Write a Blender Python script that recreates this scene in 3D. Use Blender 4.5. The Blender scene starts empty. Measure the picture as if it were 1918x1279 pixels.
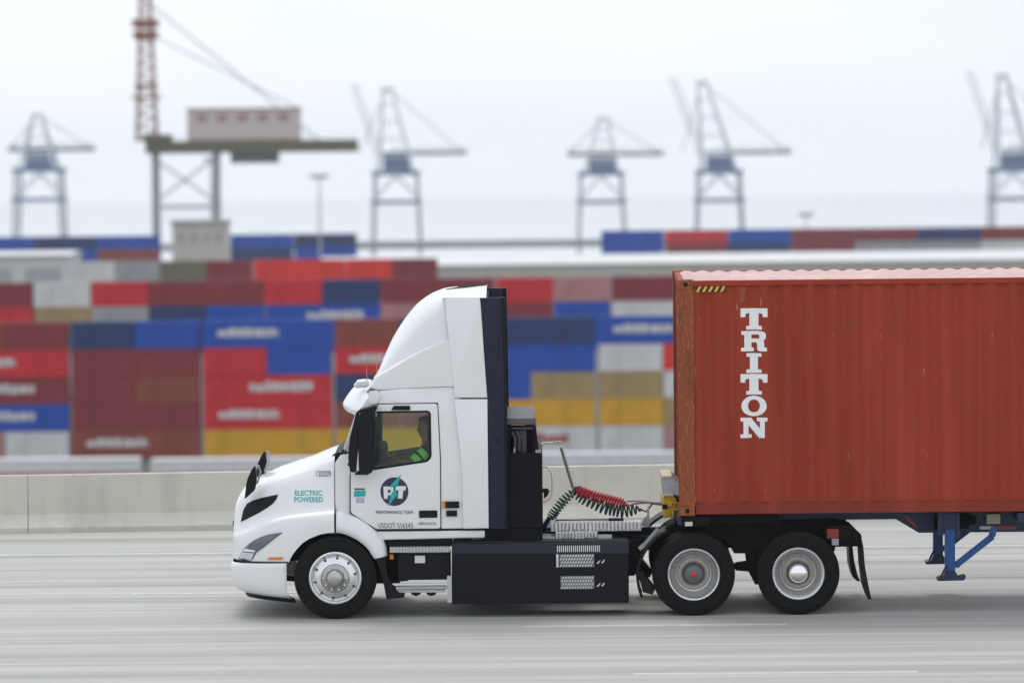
import bpy, bmesh, math, random
from mathutils import Vector, Matrix
from mathutils.bvhtree import BVHTree
from mathutils.geometry import tessellate_polygon

random.seed(7)
scene = bpy.context.scene
COL = scene.collection
R = math.radians

# ------------------------------------------------------------------ camera
F = 9120.0                  # focal length in photo pixels (photo 1918 wide)
CW, CH = 1918.0, 1279.0
CAM = Vector((0, -60, 5.447))
PITCH = math.atan(309.5 / F)
ROLL = 0.0105
BANK = 0.030                # cross fall of the curved bridge carriageway
fwd = Vector((0, math.cos(PITCH), -math.sin(PITCH)))
rt0, up0 = Vector((1, 0, 0)), Vector((0, math.sin(PITCH), math.cos(PITCH)))
rt = rt0 * math.cos(ROLL) - up0 * math.sin(ROLL)
up = up0 * math.cos(ROLL) + rt0 * math.sin(ROLL)
cd = bpy.data.cameras.new('camera')
cam = bpy.data.objects.new('camera', cd)
COL.objects.link(cam)
m = Matrix((rt, up, -fwd)).transposed().to_4x4()
m.translation = CAM
cam.matrix_world = m
cd.sensor_width = 36
cd.lens = F / CW * 36
cd.clip_start = 1
cd.clip_end = 20000
cd.dof.use_dof = True
cd.dof.focus_distance = 60.6
cd.dof.aperture_fstop = 1.4
scene.camera = cam

# ------------------------------------------------------------------ sky, sun, exposure
SUN_EL, SUN_AZ = R(70), R(-20)
w = bpy.data.worlds.new("World")
scene.world = w
w.use_nodes = True
nt = w.node_tree
nt.nodes.clear()
N = nt.nodes.new
sky = N('ShaderNodeTexSky'); sky.sky_type = 'NISHITA'; sky.sun_disc = False
sky.sun_elevation = SUN_EL; sky.sun_rotation = SUN_AZ
tc = N('ShaderNodeTexCoord')
mp = N('ShaderNodeMapping'); mp.inputs['Scale'].default_value = (3, 3, 14)
nz = N('ShaderNodeTexNoise'); nz.inputs['Scale'].default_value = 2.2; nz.inputs['Detail'].default_value = 5
cr = N('ShaderNodeValToRGB')
cr.color_ramp.elements[0].position = .30; cr.color_ramp.elements[0].color = (8.5, 9.2, 9.9, 1)
cr.color_ramp.elements[1].position = .70; cr.color_ramp.elements[1].color = (9.7, 10.0, 10.4, 1)
mx = N('ShaderNodeMixRGB'); mx.inputs['Fac'].default_value = .90
bg = N('ShaderNodeBackground'); bg.inputs['Strength'].default_value = 0.1
ow = N('ShaderNodeOutputWorld')
L = nt.links.new
L(tc.outputs['Generated'], mp.inputs['Vector']); L(mp.outputs[0], nz.inputs['Vector'])
L(nz.outputs['Fac'], cr.inputs['Fac']); L(sky.outputs[0], mx.inputs['Color1']); L(cr.outputs[0], mx.inputs['Color2'])
L(mx.outputs[0], bg.inputs['Color']); L(bg.outputs[0], ow.inputs['Surface'])

sl = bpy.data.lights.new('sun', 'SUN'); sl.energy = 1.0; sl.angle = R(25); sl.color = (1, .97, .93)
so = bpy.data.objects.new('sun', sl); COL.objects.link(so)
so.rotation_euler = (-(R(90) - SUN_EL), 0, R(20)); so.location = (0, -20, 40)

vs = scene.view_settings
vs.view_transform = 'Standard'; vs.look = 'None'; vs.exposure = 0.2; vs.gamma = 1.0
scene.render.engine = 'CYCLES'
cy = scene.cycles
cy.use_denoising = True
cy.max_bounces = 8; cy.diffuse_bounces = 3; cy.glossy_bounces = 3; cy.transparent_max_bounces = 12
cy.transmission_bounces = 4; cy.volume_bounces = 4
cy.caustics_reflective = False; cy.caustics_refractive = False

# ------------------------------------------------------------------ pixel helpers (a photo pixel on a plane at a chosen real depth)
YAW = math.radians(-0.5)   # the lane is not quite square to the view
Rb = Matrix.Rotation(BANK, 3, 'X') @ Matrix.Rotation(YAW, 3, 'Z'); Rbi = Rb.inverted()
CAMR = Rbi @ CAM


def ray(px, py):
    return fwd + rt * ((px - 959.0) / F) + up * ((639.5 - py) / F)


def P(px, py, y=0.0):
    """road frame point on the plane at depth y"""
    d = Rbi @ ray(px, py)
    return CAMR + d * ((y - CAMR.y) / d.y)


def PW(px, py, D):
    """world point at distance D from the camera (yard, cranes)"""
    d = ray(px, py)
    return CAM + d * (D / d.y)


def PG(px, py):
    """road frame point on the carriageway"""
    d = Rbi @ ray(px, py)
    return CAMR + d * (-CAMR.z / d.z)


def interp(pts, v):
    if v <= pts[0][0]: return pts[0][1]
    for (a, b), (c, d) in zip(pts, pts[1:]):
        if v <= c: return b + (d - b) * (v - a) / (c - a) if c > a else d
    return pts[-1][1]


def smooth_interp(pts, v):
    """Catmull-Rom through the points"""
    if v <= pts[0][0]: return pts[0][1]
    if v >= pts[-1][0]: return pts[-1][1]
    for i in range(len(pts) - 1):
        if v <= pts[i + 1][0]:
            p1, p2 = pts[i], pts[i + 1]
            p0 = pts[i - 1] if i > 0 else (2 * p1[0] - p2[0], 2 * p1[1] - p2[1])
            p3 = pts[i + 2] if i + 2 < len(pts) else (2 * p2[0] - p1[0], 2 * p2[1] - p1[1])
            h = p2[0] - p1[0]; t = (v - p1[0]) / h
            m1 = (p2[1] - p0[1]) / (p2[0] - p0[0]) * h; m2 = (p3[1] - p1[1]) / (p3[0] - p1[0]) * h
            return (2*t**3 - 3*t*t + 1)*p1[1] + (t**3 - 2*t*t + t)*m1 + (-2*t**3 + 3*t*t)*p2[1] + (t**3 - t*t)*m2


# ------------------------------------------------------------------ materials
MATS = {}


def mat(name, color, rough=.5, metal=0.0, coat=0.0, spec=.5, var=0.0, vscale=3.0, vstretch=(1, 1, 1), c2=None, bump=0.0, bscale=40.0, rvar=0.0):
    if name in MATS: return MATS[name]
    M = bpy.data.materials.new(name); M.use_nodes = True
    t = M.node_tree; b = t.nodes['Principled BSDF']
    b.inputs['Base Color'].default_value = (*color, 1)
    b.inputs['Roughness'].default_value = rough
    b.inputs['Metallic'].default_value = metal
    b.inputs['Coat Weight'].default_value = coat
    b.inputs['Coat Roughness'].default_value = .06
    b.inputs['Specular IOR Level'].default_value = spec
    if var > 0 or bump > 0 or rvar > 0:
        co = t.nodes.new('ShaderNodeTexCoord'); mpn = t.nodes.new('ShaderNodeMapping')
        mpn.inputs['Scale'].default_value = vstretch
        t.links.new(co.outputs['Object'], mpn.inputs['Vector'])
    if var > 0:
        n = t.nodes.new('ShaderNodeTexNoise'); n.inputs['Scale'].default_value = vscale; n.inputs['Detail'].default_value = 8
        n.inputs['Roughness'].default_value = .65
        t.links.new(mpn.outputs[0], n.inputs['Vector'])
        r = t.nodes.new('ShaderNodeValToRGB')
        r.color_ramp.elements[0].position = .5 - .5 * .5; r.color_ramp.elements[1].position = .5 + .5 * .5
        k = c2 if c2 else tuple(c * (1 - var) for c in color)
        r.color_ramp.elements[0].color = (*color, 1) if c2 else (*k, 1)
        r.color_ramp.elements[1].color = (*(tuple(a + (bb - a) * var for a, bb in zip(color, k)) if c2 else color), 1)
        t.links.new(n.outputs['Fac'], r.inputs['Fac']); t.links.new(r.outputs[0], b.inputs['Base Color'])
        if rvar > 0:
            mr = t.nodes.new('ShaderNodeMapRange')
            mr.inputs['To Min'].default_value = max(0, rough - rvar); mr.inputs['To Max'].default_value = min(1, rough + rvar)
            t.links.new(n.outputs['Fac'], mr.inputs['Value']); t.links.new(mr.outputs[0], b.inputs['Roughness'])
    if bump > 0:
        n2 = t.nodes.new('ShaderNodeTexNoise'); n2.inputs['Scale'].default_value = bscale; n2.inputs['Detail'].default_value = 6
        t.links.new(mpn.outputs[0], n2.inputs['Vector'])
        bp = t.nodes.new('ShaderNodeBump'); bp.inputs['Strength'].default_value = bump; bp.inputs['Distance'].default_value = .01
        t.links.new(n2.outputs['Fac'], bp.inputs['Height']); t.links.new(bp.outputs[0], b.inputs['Normal'])
    MATS[name] = M
    return M


def glass(name, tint, refl=.12):
    M = bpy.data.materials.new(name); M.use_nodes = True
    t = M.node_tree; t.nodes.clear()
    tr = t.nodes.new('ShaderNodeBsdfTransparent'); tr.inputs[0].default_value = (*tint, 1)
    gl = t.nodes.new('ShaderNodeBsdfGlossy'); gl.inputs['Roughness'].default_value = .02
    fr = t.nodes.new('ShaderNodeFresnel'); fr.inputs['IOR'].default_value = 1.5
    mxs = t.nodes.new('ShaderNodeMixShader'); o = t.nodes.new('ShaderNodeOutputMaterial')
    t.links.new(fr.outputs[0], mxs.inputs[0]); t.links.new(tr.outputs[0], mxs.inputs[1]); t.links.new(gl.outputs[0], mxs.inputs[2])
    t.links.new(mxs.outputs[0], o.inputs[0])
    return M


WHITE = mat('white_truck_paint', (.80, .81, .82), .28, coat=.5, var=.07, vscale=1.2, bump=.0)
NAVY = mat('navy_panel_paint', (.019, .020, .044), .42, spec=.2, var=.15, vscale=2)
BLACK = mat('black_plastic', (.006, .006, .008), .5, spec=.22, var=.3, vscale=6)
CHAR = mat('charcoal_paint', (.007, .0075, .012), .45, spec=.18, var=.25, vscale=5, bump=.15, bscale=120)
DARK = mat('dark_interior', (.008, .009, .010), .8, spec=.1)
GAP = mat('panel_gap', (.03, .03, .033), .7)
RUBBER = mat('tyre_rubber', (.011, .0105, .0105), .8, spec=.2, var=.4, vscale=5, bump=.2, bscale=60)
ALU = mat('polished_aluminium', (.82, .82, .83), .28, metal=.8, var=.18, vscale=5, rvar=.08)
ALUD = mat('dull_aluminium', (.55, .54, .52), .4, metal=1.0, var=.3, vscale=9)
CHROME = mat('chrome', (.85, .85, .86), .08, metal=1.0)
TREAD = mat('step_tread_metal', (.62, .62, .62), .4, metal=.6, var=.25, vscale=20)
PLATEW = mat('deck_plate_metal', (.72, .71, .73), .4, metal=.35, var=.2, vscale=12)
STEEL = mat('grey_steel', (.30, .31, .33), .4, metal=.7)
CHASSIS = mat('black_chassis', (.005, .005, .006), .6, spec=.15, var=.4, vscale=6)
RED = mat('red_plastic', (.55, .03, .03), .4)
ORANGE = mat('amber_lens', (.75, .20, .02), .25)
TEAL = mat('teal_vinyl', (.0, .42, .40), .4)
LILAC = mat('lilac_vinyl', (.45, .45, .62), .5)
NAVYV = mat('navy_vinyl', (.022, .026, .065), .4)
WHITEV = mat('white_vinyl', (.78, .78, .78), .45)
GREYV = mat('grey_vinyl', (.10, .10, .13), .5)
GLASS = glass('green_tinted_glass', (.91, .97, .92))
WSGLASS = glass('windscreen_glass', (.80, .88, .88))
LENS = mat('clear_lens', (.55, .60, .63), .12, coat=1.0)
HLBLK = mat('headlight_bezel', (.10, .115, .135), .15, coat=1.0)
TBLUE = mat('blue_chassis_paint', (.008, .085, .30), .42, var=.5, vscale=7, rvar=.15)
TBLUED = mat('dark_blue_chassis_paint', (.014, .028, .085), .5, var=.5, vscale=5)
YELLOW = mat('yellow_paint', (.75, .48, .02), .45, var=.35, vscale=20)
SKIN = mat('driver_skin', (.20, .10, .06), .5)
HAIR = mat('black_hair', (.010, .008, .008), .6)
SHIRT = mat('dark_work_shirt', (.008, .011, .022), .9, spec=.1)
HIVIS = mat('lime_reflective_stripe', (.24, .98, .12), .5)


def container_paint(name, c, rust=.25, spots=True, fade=None):
    """steel container paint: blotchy tone, fine rust specks and vertical scuffs (all fixed to the steel)"""
    M = bpy.data.materials.new(name); M.use_nodes = True
    t = M.node_tree; b = t.nodes['Principled BSDF']; b.inputs['Roughness'].default_value = .55; b.inputs['Specular IOR Level'].default_value = .16
    co = t.nodes.new('ShaderNodeTexCoord')

    def noise(scale, stretch, detail=6):
        mpn = t.nodes.new('ShaderNodeMapping'); mpn.inputs['Scale'].default_value = stretch
        t.links.new(co.outputs['Object'], mpn.inputs['Vector'])
        n = t.nodes.new('ShaderNodeTexNoise'); n.inputs['Scale'].default_value = scale; n.inputs['Detail'].default_value = detail
        t.links.new(mpn.outputs[0], n.inputs['Vector'])
        return n.outputs['Fac']

    def ramp(src, p0, p1):
        mr = t.nodes.new('ShaderNodeMapRange'); mr.clamp = True
        mr.inputs['From Min'].default_value = p0; mr.inputs['From Max'].default_value = p1
        t.links.new(src, mr.inputs['Value']); return mr.outputs[0]

    def mixc(fac, a, bcol, scale=1.0):
        x = t.nodes.new('ShaderNodeMixRGB')
        mt = t.nodes.new('ShaderNodeMath'); mt.operation = 'MULTIPLY'; mt.inputs[1].default_value = scale
        t.links.new(fac, mt.inputs[0]); t.links.new(mt.outputs[0], x.inputs['Fac'])
        if isinstance(a, tuple): x.inputs['Color1'].default_value = (*a, 1)
        else: t.links.new(a, x.inputs['Color1'])
        x.inputs['Color2'].default_value = (*bcol, 1)
        return x.outputs[0]
    dark = tuple(v * .68 for v in c); lite = tuple(min(1, v * 1.25 + .012) for v in c)
    o = mixc(ramp(noise(.9, (1, 1, .35)), .35, .65), c, dark, .55)
    o = mixc(ramp(noise(2.2, (1.6, 1, .12), 8), .5, .75), o, lite, .45)
    if rust > 0:
        o = mixc(ramp(noise(9, (1, 1, .5), 10), .56, .70), o, (.15, .060, .028), rust)
    if rust > .8:
        o = mixc(ramp(noise(14, (2.5, 1, .7), 9), .52, .66), o, (.36, .145, .05), .75)
        o = mixc(ramp(noise(3, (1, 1, .3), 7), .55, .7), o, (.12, .04, .025), .7)
    if spots:
        o = mixc(ramp(noise(6, (9, 1, .8), 3), .70, .74), o, (.50, .34, .28), .7)
    t.links.new(o, b.inputs['Base Color'])
    rr = t.nodes.new('ShaderNodeMapRange'); rr.inputs['To Min'].default_value = .42; rr.inputs['To Max'].default_value = .7
    t.links.new(noise(5, (1, 1, 1)), rr.inputs['Value']); t.links.new(rr.outputs[0], b.inputs['Roughness'])
    MATS[name] = M
    return M


CRED = container_paint('brown_red_container_paint', (.335, .046, .022), .30)
CROOF = container_paint('chalky_skylit_roof', (.66, .44, .42), .12, False)  # sun-faded paint, with the sky's grazing reflection painted into the pale tone
CPOST = container_paint('rusty_corner_post', (.285, .075, .033), 1.0, True)

# ------------------------------------------------------------------ object helpers
ORIG = {}      # object name -> its origin (road frame or world frame)
TILT = {}


def _link(o, parent, origin, tilt):
    COL.objects.link(o)
    if parent is None:
        o.location = (Rb @ origin) if tilt else origin
        if tilt: o.rotation_euler = Rb.to_euler()
    else:
        o.parent = parent
        o.location = origin - ORIG[parent.name]
    ORIG[o.name] = origin.copy()


def tag(o, label=None, cat=None, group=None, kind=None):
    if label: o['label'] = label
    if cat: o['category'] = cat
    if group: o['group'] = group
    if kind: o['kind'] = kind
    return o


def thing(name, origin, label, cat, group=None, tilt=True):
    o = bpy.data.objects.new(name, None); o.empty_display_size = .3
    _link(o, None, Vector(origin), tilt)
    return tag(o, label, cat, group)


def make(name, bm, material, parent=None, origin=None, tilt=True, smooth=35, bevel=0.0, solid=0.0, subsurf=0):
    origin = Vector(origin) if origin is not None else (ORIG[parent.name] if parent else Vector((0, 0, 0)))
    if isinstance(bm, bmesh.types.BMesh):
        bmesh.ops.recalc_face_normals(bm, faces=bm.faces[:])
        me = bpy.data.meshes.new(name); bm.to_mesh(me); bm.free()
    else:
        me = bm; me.name = name
    me.transform(Matrix.Translation(-origin))
    me.materials.clear(); me.materials.append(material)
    if smooth:
        me.polygons.foreach_set('use_smooth', [True] * len(me.polygons))
        me.set_sharp_from_angle(angle=R(smooth))
    o = bpy.data.objects.new(name, me)
    _link(o, parent, origin, tilt)
    if solid:
        md = o.modifiers.new('thickness', 'SOLIDIFY'); md.thickness = solid; md.offset = 0
    if bevel:
        md = o.modifiers.new('bevel', 'BEVEL'); md.width = bevel; md.segments = 2; md.limit_method = 'ANGLE'; md.angle_limit = R(40)
    if subsurf:
        md = o.modifiers.new('sub', 'SUBSURF'); md.levels = subsurf; md.render_levels = subsurf
    return o


def nb(): return bmesh.new()


def box(bm, x0, x1, y0, y1, z0, z1):
    v = [bm.verts.new((x, y, z)) for x in (x0, x1) for y in (y0, y1) for z in (z0, z1)]
    for f in ((0, 1, 3, 2), (4, 6, 7, 5), (0, 4, 5, 1), (2, 3, 7, 6), (0, 2, 6, 4), (1, 5, 7, 3)):
        bm.faces.new([v[i] for i in f])


def pbox(bm, px0, py0, px1, py1, y0, y1):
    """box whose near face covers a photo rectangle on the plane y0"""
    a, b = P(px0, py1, y0), P(px1, py0, y0)
    box(bm, a.x, b.x, y0, y1, a.z, b.z)


def prism(bm, pts, y0, y1):
    """outline in (x, z), pushed from y0 to y1"""
    a = [bm.verts.new((x, y0, z)) for x, z in pts]; b = [bm.verts.new((x, y1, z)) for x, z in pts]
    tri = tessellate_polygon([[Vector((x, z, 0)) for x, z in pts]])
    for t in tri:
        try:
            bm.faces.new([a[i] for i in t]); bm.faces.new([b[i] for i in reversed(t)])
        except ValueError: pass
    n = len(pts)
    for i in range(n):
        j = (i + 1) % n
        bm.faces.new((a[i], a[j], b[j], b[i]))


def pprism(bm, pxs, y0, y1):
    prism(bm, [(P(a, b, y0).x, P(a, b, y0).z) for a, b in pxs], y0, y1)


def frame(d):
    d = d.normalized()
    a = Vector((0, 0, 1)) if abs(d.z) < .9 else Vector((1, 0, 0))
    u = d.cross(a).normalized(); return u, d.cross(u).normalized()


def tube(bm, pts, r, seg=8, cap=True):
    pts = [Vector(p) for p in pts]
    rs = r if isinstance(r, (list, tuple)) else [r] * len(pts)
    rings = []; u = None
    for i, p in enumerate(pts):
        d = (pts[min(i + 1, len(pts) - 1)] - pts[max(i - 1, 0)])
        if u is None: u, v = frame(d)
        else:
            dn = d.normalized(); u = (u - dn * u.dot(dn)).normalized(); v = dn.cross(u)
        rings.append([bm.verts.new(p + (u * math.cos(2 * math.pi * k / seg) + v * math.sin(2 * math.pi * k / seg)) * rs[i]) for k in range(seg)])
    for a, b in zip(rings, rings[1:]):
        for k in range(seg): bm.faces.new((a[k], a[(k + 1) % seg], b[(k + 1) % seg], b[k]))
    if cap:
        bm.faces.new(rings[0]); bm.faces.new(rings[-1][::-1])


def bar(bm, p0, p1, w, h=None):
    """square bar between two points"""
    p0, p1 = Vector(p0), Vector(p1); h = h or w
    d = (p1 - p0).normalized()
    a = Vector((0, 1, 0)) if abs(d.y) < .9 else Vector((0, 0, 1))
    u = d.cross(a).normalized(); v = d.cross(u).normalized()
    q = [[bm.verts.new(p + u * su * h / 2 + v * sv * w / 2) for su, sv in ((1, 1), (1, -1), (-1, -1), (-1, 1))] for p in (p0, p1)]
    for k in range(4): bm.faces.new((q[0][k], q[0][(k + 1) % 4], q[1][(k + 1) % 4], q[1][k]))
    bm.faces.new(q[0][::-1]); bm.faces.new(q[1])


def lathe(bm, c, prof, seg=64, cap0=False, cap1=False):
    """profile of (radius, y offset) turned about the Y axis through c"""
    rings = []
    for r, y in prof:
        if r < 1e-5: rings.append([bm.verts.new((c[0], c[1] + y, c[2]))])
        else: rings.append([bm.verts.new((c[0] + r * math.cos(2 * math.pi * k / seg), c[1] + y, c[2] + r * math.sin(2 * math.pi * k / seg))) for k in range(seg)])
    for a, b in zip(rings, rings[1:]):
        for k in range(seg):
            j = (k + 1) % seg
            if len(a) == 1 and len(b) == 1: continue
            if len(a) == 1: bm.faces.new((a[0], b[j], b[k]))
            elif len(b) == 1: bm.faces.new((a[k], a[j], b[0]))
            else: bm.faces.new((a[k], a[j], b[j], b[k]))


def grid(bm, rows, close=False):
    vs_ = [[bm.verts.new(p) for p in r] for r in rows]
    for a, b in zip(vs_, vs_[1:]):
        for i in range(len(a) - 1): bm.faces.new((a[i], a[i + 1], b[i + 1], b[i]))
    return vs_


def plate(outline, holes=(), y=0.0, th=.04, bev=.008):
    """flat panel: photo outline (and holes) on the plane y, th thick, with rounded edges"""
    cu = bpy.data.curves.new('c', 'CURVE'); cu.dimensions = '2D'; cu.fill_mode = 'BOTH'
    cu.extrude = max(th / 2 - bev, .0005); cu.bevel_depth = bev; cu.bevel_resolution = 2; cu.offset = -bev
    for pl in (outline, *holes):
        s = cu.splines.new('POLY'); s.points.add(len(pl) - 1); s.use_cyclic_u = True
        for p, (a, b) in zip(s.points, pl):
            q = P(a, b, y); p.co = (q.x, q.z, 0, 1)
    o = bpy.data.objects.new('c', cu); COL.objects.link(o)
    dg = bpy.context.evaluated_depsgraph_get()
    me = bpy.data.meshes.new_from_object(o.evaluated_get(dg))
    bpy.data.objects.remove(o); bpy.data.curves.remove(cu)
    me.transform(Matrix(((1, 0, 0, 0), (0, 0, -1, y + th / 2), (0, 1, 0, 0), (0, 0, 0, 1))))
    bm = nb(); bm.from_mesh(me); bpy.data.meshes.remove(me)
    bmesh.ops.remove_doubles(bm, verts=bm.verts[:], dist=1e-5)
    return bm


def rounded(pts, r=6, n=5):
    """round the corners of a photo outline"""
    out = []; k = len(pts)
    for i in range(k):
        a, b, c = Vector(pts[i - 1]), Vector(pts[i]), Vector(pts[(i + 1) % k])
        ra = min(r, (a - b).length * .45, (c - b).length * .45)
        p0 = b + (a - b).normalized() * ra; p1 = b + (c - b).normalized() * ra
        for t in range(n + 1):
            t /= n
            q = p0 * (1 - t) ** 2 + b * 2 * t * (1 - t) + p1 * t * t
            out.append((q.x, q.y))
    return out


def bvh_of(*objs):
    bm = nb()
    for o in objs:
        me = o.data.copy(); me.transform(Matrix.Translation(ORIG[o.name])); bm.from_mesh(me); bpy.data.meshes.remove(me)
    t = BVHTree.FromBMesh(bm); bm.free(); return t


def flat_mesh(polys, maxlen=5.0):
    """photo polygons -> finely split 2D mesh (still in photo pixels)"""
    bm = nb()
    for pl in polys:
        vs_ = [bm.verts.new((a, b, 0)) for a, b in pl]
        for t in tessellate_polygon([[v.co for v in vs_]]):
            try: bm.faces.new([vs_[i] for i in t])
            except ValueError: pass
    for _ in range(6):
        es = [e for e in bm.edges if e.calc_length() > maxlen]
        if not es: break
        bmesh.ops.subdivide_edges(bm, edges=es, cuts=1)
        bmesh.ops.triangulate(bm, faces=bm.faces[:])
    return bm


def drape(bm, tree, proud=.004, fall=.1):
    """lay a 2D mesh in photo pixels onto a real surface"""
    o = CAMR
    for v in bm.verts:
        d = (Rbi @ ray(v.co.x, v.co.y)).normalized()
        h = tree.ray_cast(o, d)[0]
        v.co = (h - d * proud) if h is not None else P(v.co.x, v.co.y, fall)
    return bm


def decal(name, polys, tree, material, parent, proud=.004, solid=0.003, maxlen=5, fall=.1):
    return make(name, drape(flat_mesh(polys, maxlen), tree, proud, fall), material, parent, smooth=60, solid=solid)


def text_px(s, px0, py0, px1, py1, slant=0.0, bold=0.0):
    """lettering filling a photo rectangle, as a 2D mesh in photo pixels"""
    cu = bpy.data.curves.new('t', 'FONT'); cu.body = s; cu.fill_mode = 'FRONT'; cu.offset = bold; cu.resolution_u = 3
    o = bpy.data.objects.new('t', cu); COL.objects.link(o)
    dg = bpy.context.evaluated_depsgraph_get()
    me = bpy.data.meshes.new_from_object(o.evaluated_get(dg))
    bpy.data.objects.remove(o); bpy.data.curves.remove(cu)
    bm = nb(); bm.from_mesh(me); bpy.data.meshes.remove(me)
    xs = [v.co.x for v in bm.verts]; ys = [v.co.y for v in bm.verts]
    x0, x1, y0, y1 = min(xs), max(xs), min(ys), max(ys)
    for v in bm.verts:
        a = (v.co.x - x0) / (x1 - x0); b = (v.co.y - y0) / (y1 - y0)
        v.co = (px0 + a * (px1 - px0) + slant * b * (py1 - py0), py1 + b * (py0 - py1), 0)
    return bm


def lettering(name, s, rect, tree, material, parent, slant=0.0, bold=0.0):
    return make(name, drape(text_px(s, *rect, slant, bold), tree), material, parent, smooth=0, solid=.002)


CY = 1.22          # centre line of the truck


def mirrored(src, parent):
    """the same part on the other side of the truck"""
    me = src.data.copy()
    o0 = ORIG[src.name]
    for v in me.vertices: v.co.y = 2 * CY - (v.co.y + o0.y) - o0.y
    me.flip_normals()
    o = bpy.data.objects.new(src.name.split('.')[0], me)
    _link(o, parent, o0, True)
    for md in src.modifiers:
        n = o.modifiers.new(md.name, md.type)
        for a in ('thickness', 'offset', 'width', 'segments', 'limit_method', 'angle_limit', 'levels', 'render_levels'):
            if hasattr(md, a): setattr(n, a, getattr(md, a))
    for ch in src.children: 
        if ch.get('both'): mirrored(ch, o)
    return o


# ================================================================== SETTING
ZY = CAM.z - 26.4      # level of the port yard, below the bridge


def concrete(name, c, kind):
    M = bpy.data.materials.new(name); M.use_nodes = True
    t = M.node_tree; b = t.nodes['Principled BSDF']; b.inputs['Roughness'].default_value = .8; b.inputs['Specular IOR Level'].default_value = .3
    co = t.nodes.new('ShaderNodeTexCoord')

    def noise(scale, stretch, detail=8, rough=.6):
        mpn = t.nodes.new('ShaderNodeMapping'); mpn.inputs['Scale'].default_value = stretch
        t.links.new(co.outputs['Object'], mpn.inputs['Vector'])
        n = t.nodes.new('ShaderNodeTexNoise'); n.inputs['Scale'].default_value = scale; n.inputs['Detail'].default_value = detail
        n.inputs['Roughness'].default_value = rough
        t.links.new(mpn.outputs[0], n.inputs['Vector']); return n.outputs['Fac']

    def ramp(src, p0, p1, o0=0.0, o1=1.0):
        mr = t.nodes.new('ShaderNodeMapRange'); mr.clamp = True
        mr.inputs['From Min'].default_value = p0; mr.inputs['From Max'].default_value = p1
        mr.inputs['To Min'].default_value = o0; mr.inputs['To Max'].default_value = o1
        t.links.new(src, mr.inputs['Value']); return mr.outputs[0]

    def mixc(fac, a, col):
        x = t.nodes.new('ShaderNodeMixRGB'); t.links.new(fac, x.inputs['Fac'])
        if isinstance(a, tuple): x.inputs['Color1'].default_value = (*a, 1)
        else: t.links.new(a, x.inputs['Color1'])
        x.inputs['Color2'].default_value = (*col, 1); return x.outputs[0]
    if kind == 'road':
        o = mixc(ramp(noise(.35, (.05, 1, 1)), .38, .62), c, tuple(v * .86 for v in c))
        sx = t.nodes.new('ShaderNodeSeparateXYZ'); t.links.new(co.outputs['Object'], sx.inputs[0])
        def mth(op, a, bv):
            q = t.nodes.new('ShaderNodeMath'); q.operation = op; t.links.new(a, q.inputs[0])
            if not isinstance(bv, (int, float)): t.links.new(bv, q.inputs[1])
            else: q.inputs[1].default_value = bv
            return q.outputs[0]
        trk = mth('COSINE', mth('MULTIPLY', mth('ADD', sx.outputs['Y'], -.35), 2 * math.pi / 1.83), 0)
        trk = mth('MULTIPLY', ramp(trk, -.1, 1, 0, .62), ramp(noise(.8, (.03, 1, 1), 6), .3, .65, .35, 1))
        o = mixc(trk, o, (.30, .30, .31))                                                          # wheel tracks worn dark
        o = mixc(ramp(noise(1.6, (.02, 1, 1), 9, .7), .44, .70, 0, .62), o, (.25, .25, .265))      # tyre-polished, oily lanes
        o = mixc(ramp(noise(7, (.012, 1, 1), 6), .48, .72, 0, .5), o, (.64, .63, .60))
        o = mixc(ramp(noise(3.1, (.008, 1, 1), 4), .62, .72, 0, .5), o, (.20, .20, .21))           # longer dark drag marks
        o = mixc(ramp(noise(30, (1, 1, 1), 8), .56, .75, 0, .35), o, tuple(v * .72 for v in c))
        o = mixc(ramp(noise(160, (1, 1, 1), 3), .58, .7, 0, .3), o, (.28, .27, .26))
    else:
        o = mixc(ramp(noise(.5, (.4, 1, 1)), .35, .65), c, tuple(v * .80 for v in c))
        o = mixc(ramp(noise(1.5, (1.2, 1, .12), 8), .52, .78, 0, .5), o, tuple(v * .5 for v in c))   # run-off stains
        o = mixc(ramp(noise(.25, (1, 1, .3), 5), .58, .7, 0, .4), o, (.30, .28, .22))
        o = mixc(ramp(noise(22, (1, 1, 1), 8), .55, .8, 0, .35), o, tuple(v * .6 for v in c))
    t.links.new(o, b.inputs['Base Color'])
    bp = t.nodes.new('ShaderNodeBump'); bp.inputs['Strength'].default_value = .35; bp.inputs['Distance'].default_value = .01
    t.links.new(noise(90 if kind == 'road' else 40, (1, 1, 1), 5), bp.inputs['Height']); t.links.new(bp.outputs[0], b.inputs['Normal'])
    return M


ROADM = concrete('road_concrete', (.49, .476, .443), 'road')
BARM = concrete('barrier_concrete', (.63, .605, .53), 'barrier')

bm = nb(); box(bm, -260, 260, -75, 14.0, -1.2, 0); tag(make('road', bm, ROADM, smooth=0), kind='structure')
jm = mat('joint_filler', (.405, .40, .385), .8)
bm = nb()
for yy in (3.85, 7.5): box(bm, -255, 255, yy - .006, yy + .006, .0, .0035)
tag(make('road_joint', bm, jm, smooth=0), kind='structure')
wm = mat('worn_lane_paint', (.70, .70, .68), .6, var=.45, vscale=9, vstretch=(.5, 2, 1))
bm = nb()
for (pa, pb, py, w_) in ((985, 1470, 1171, .16), (1215, 1690, 1260, .16)):
    q = PG((pa + pb) / 2, py)
    for k in range(-14, 15):
        c = q.x + k * 14.6
        box(bm, c - 1.6, c + 1.6, q.y - w_ / 2, q.y + w_ / 2, .0, .005)
for yy in (PG(300, 1112).y,):
    for k in range(-14, 15): box(bm, -5.0 + k * 14.6, -1.9 + k * 14.6, yy - .06, yy + .06, .0, .005)
yy = PG(200, 1038).y
box(bm, -255, 255, yy - .07, yy + .07, .0, .005)
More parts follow.
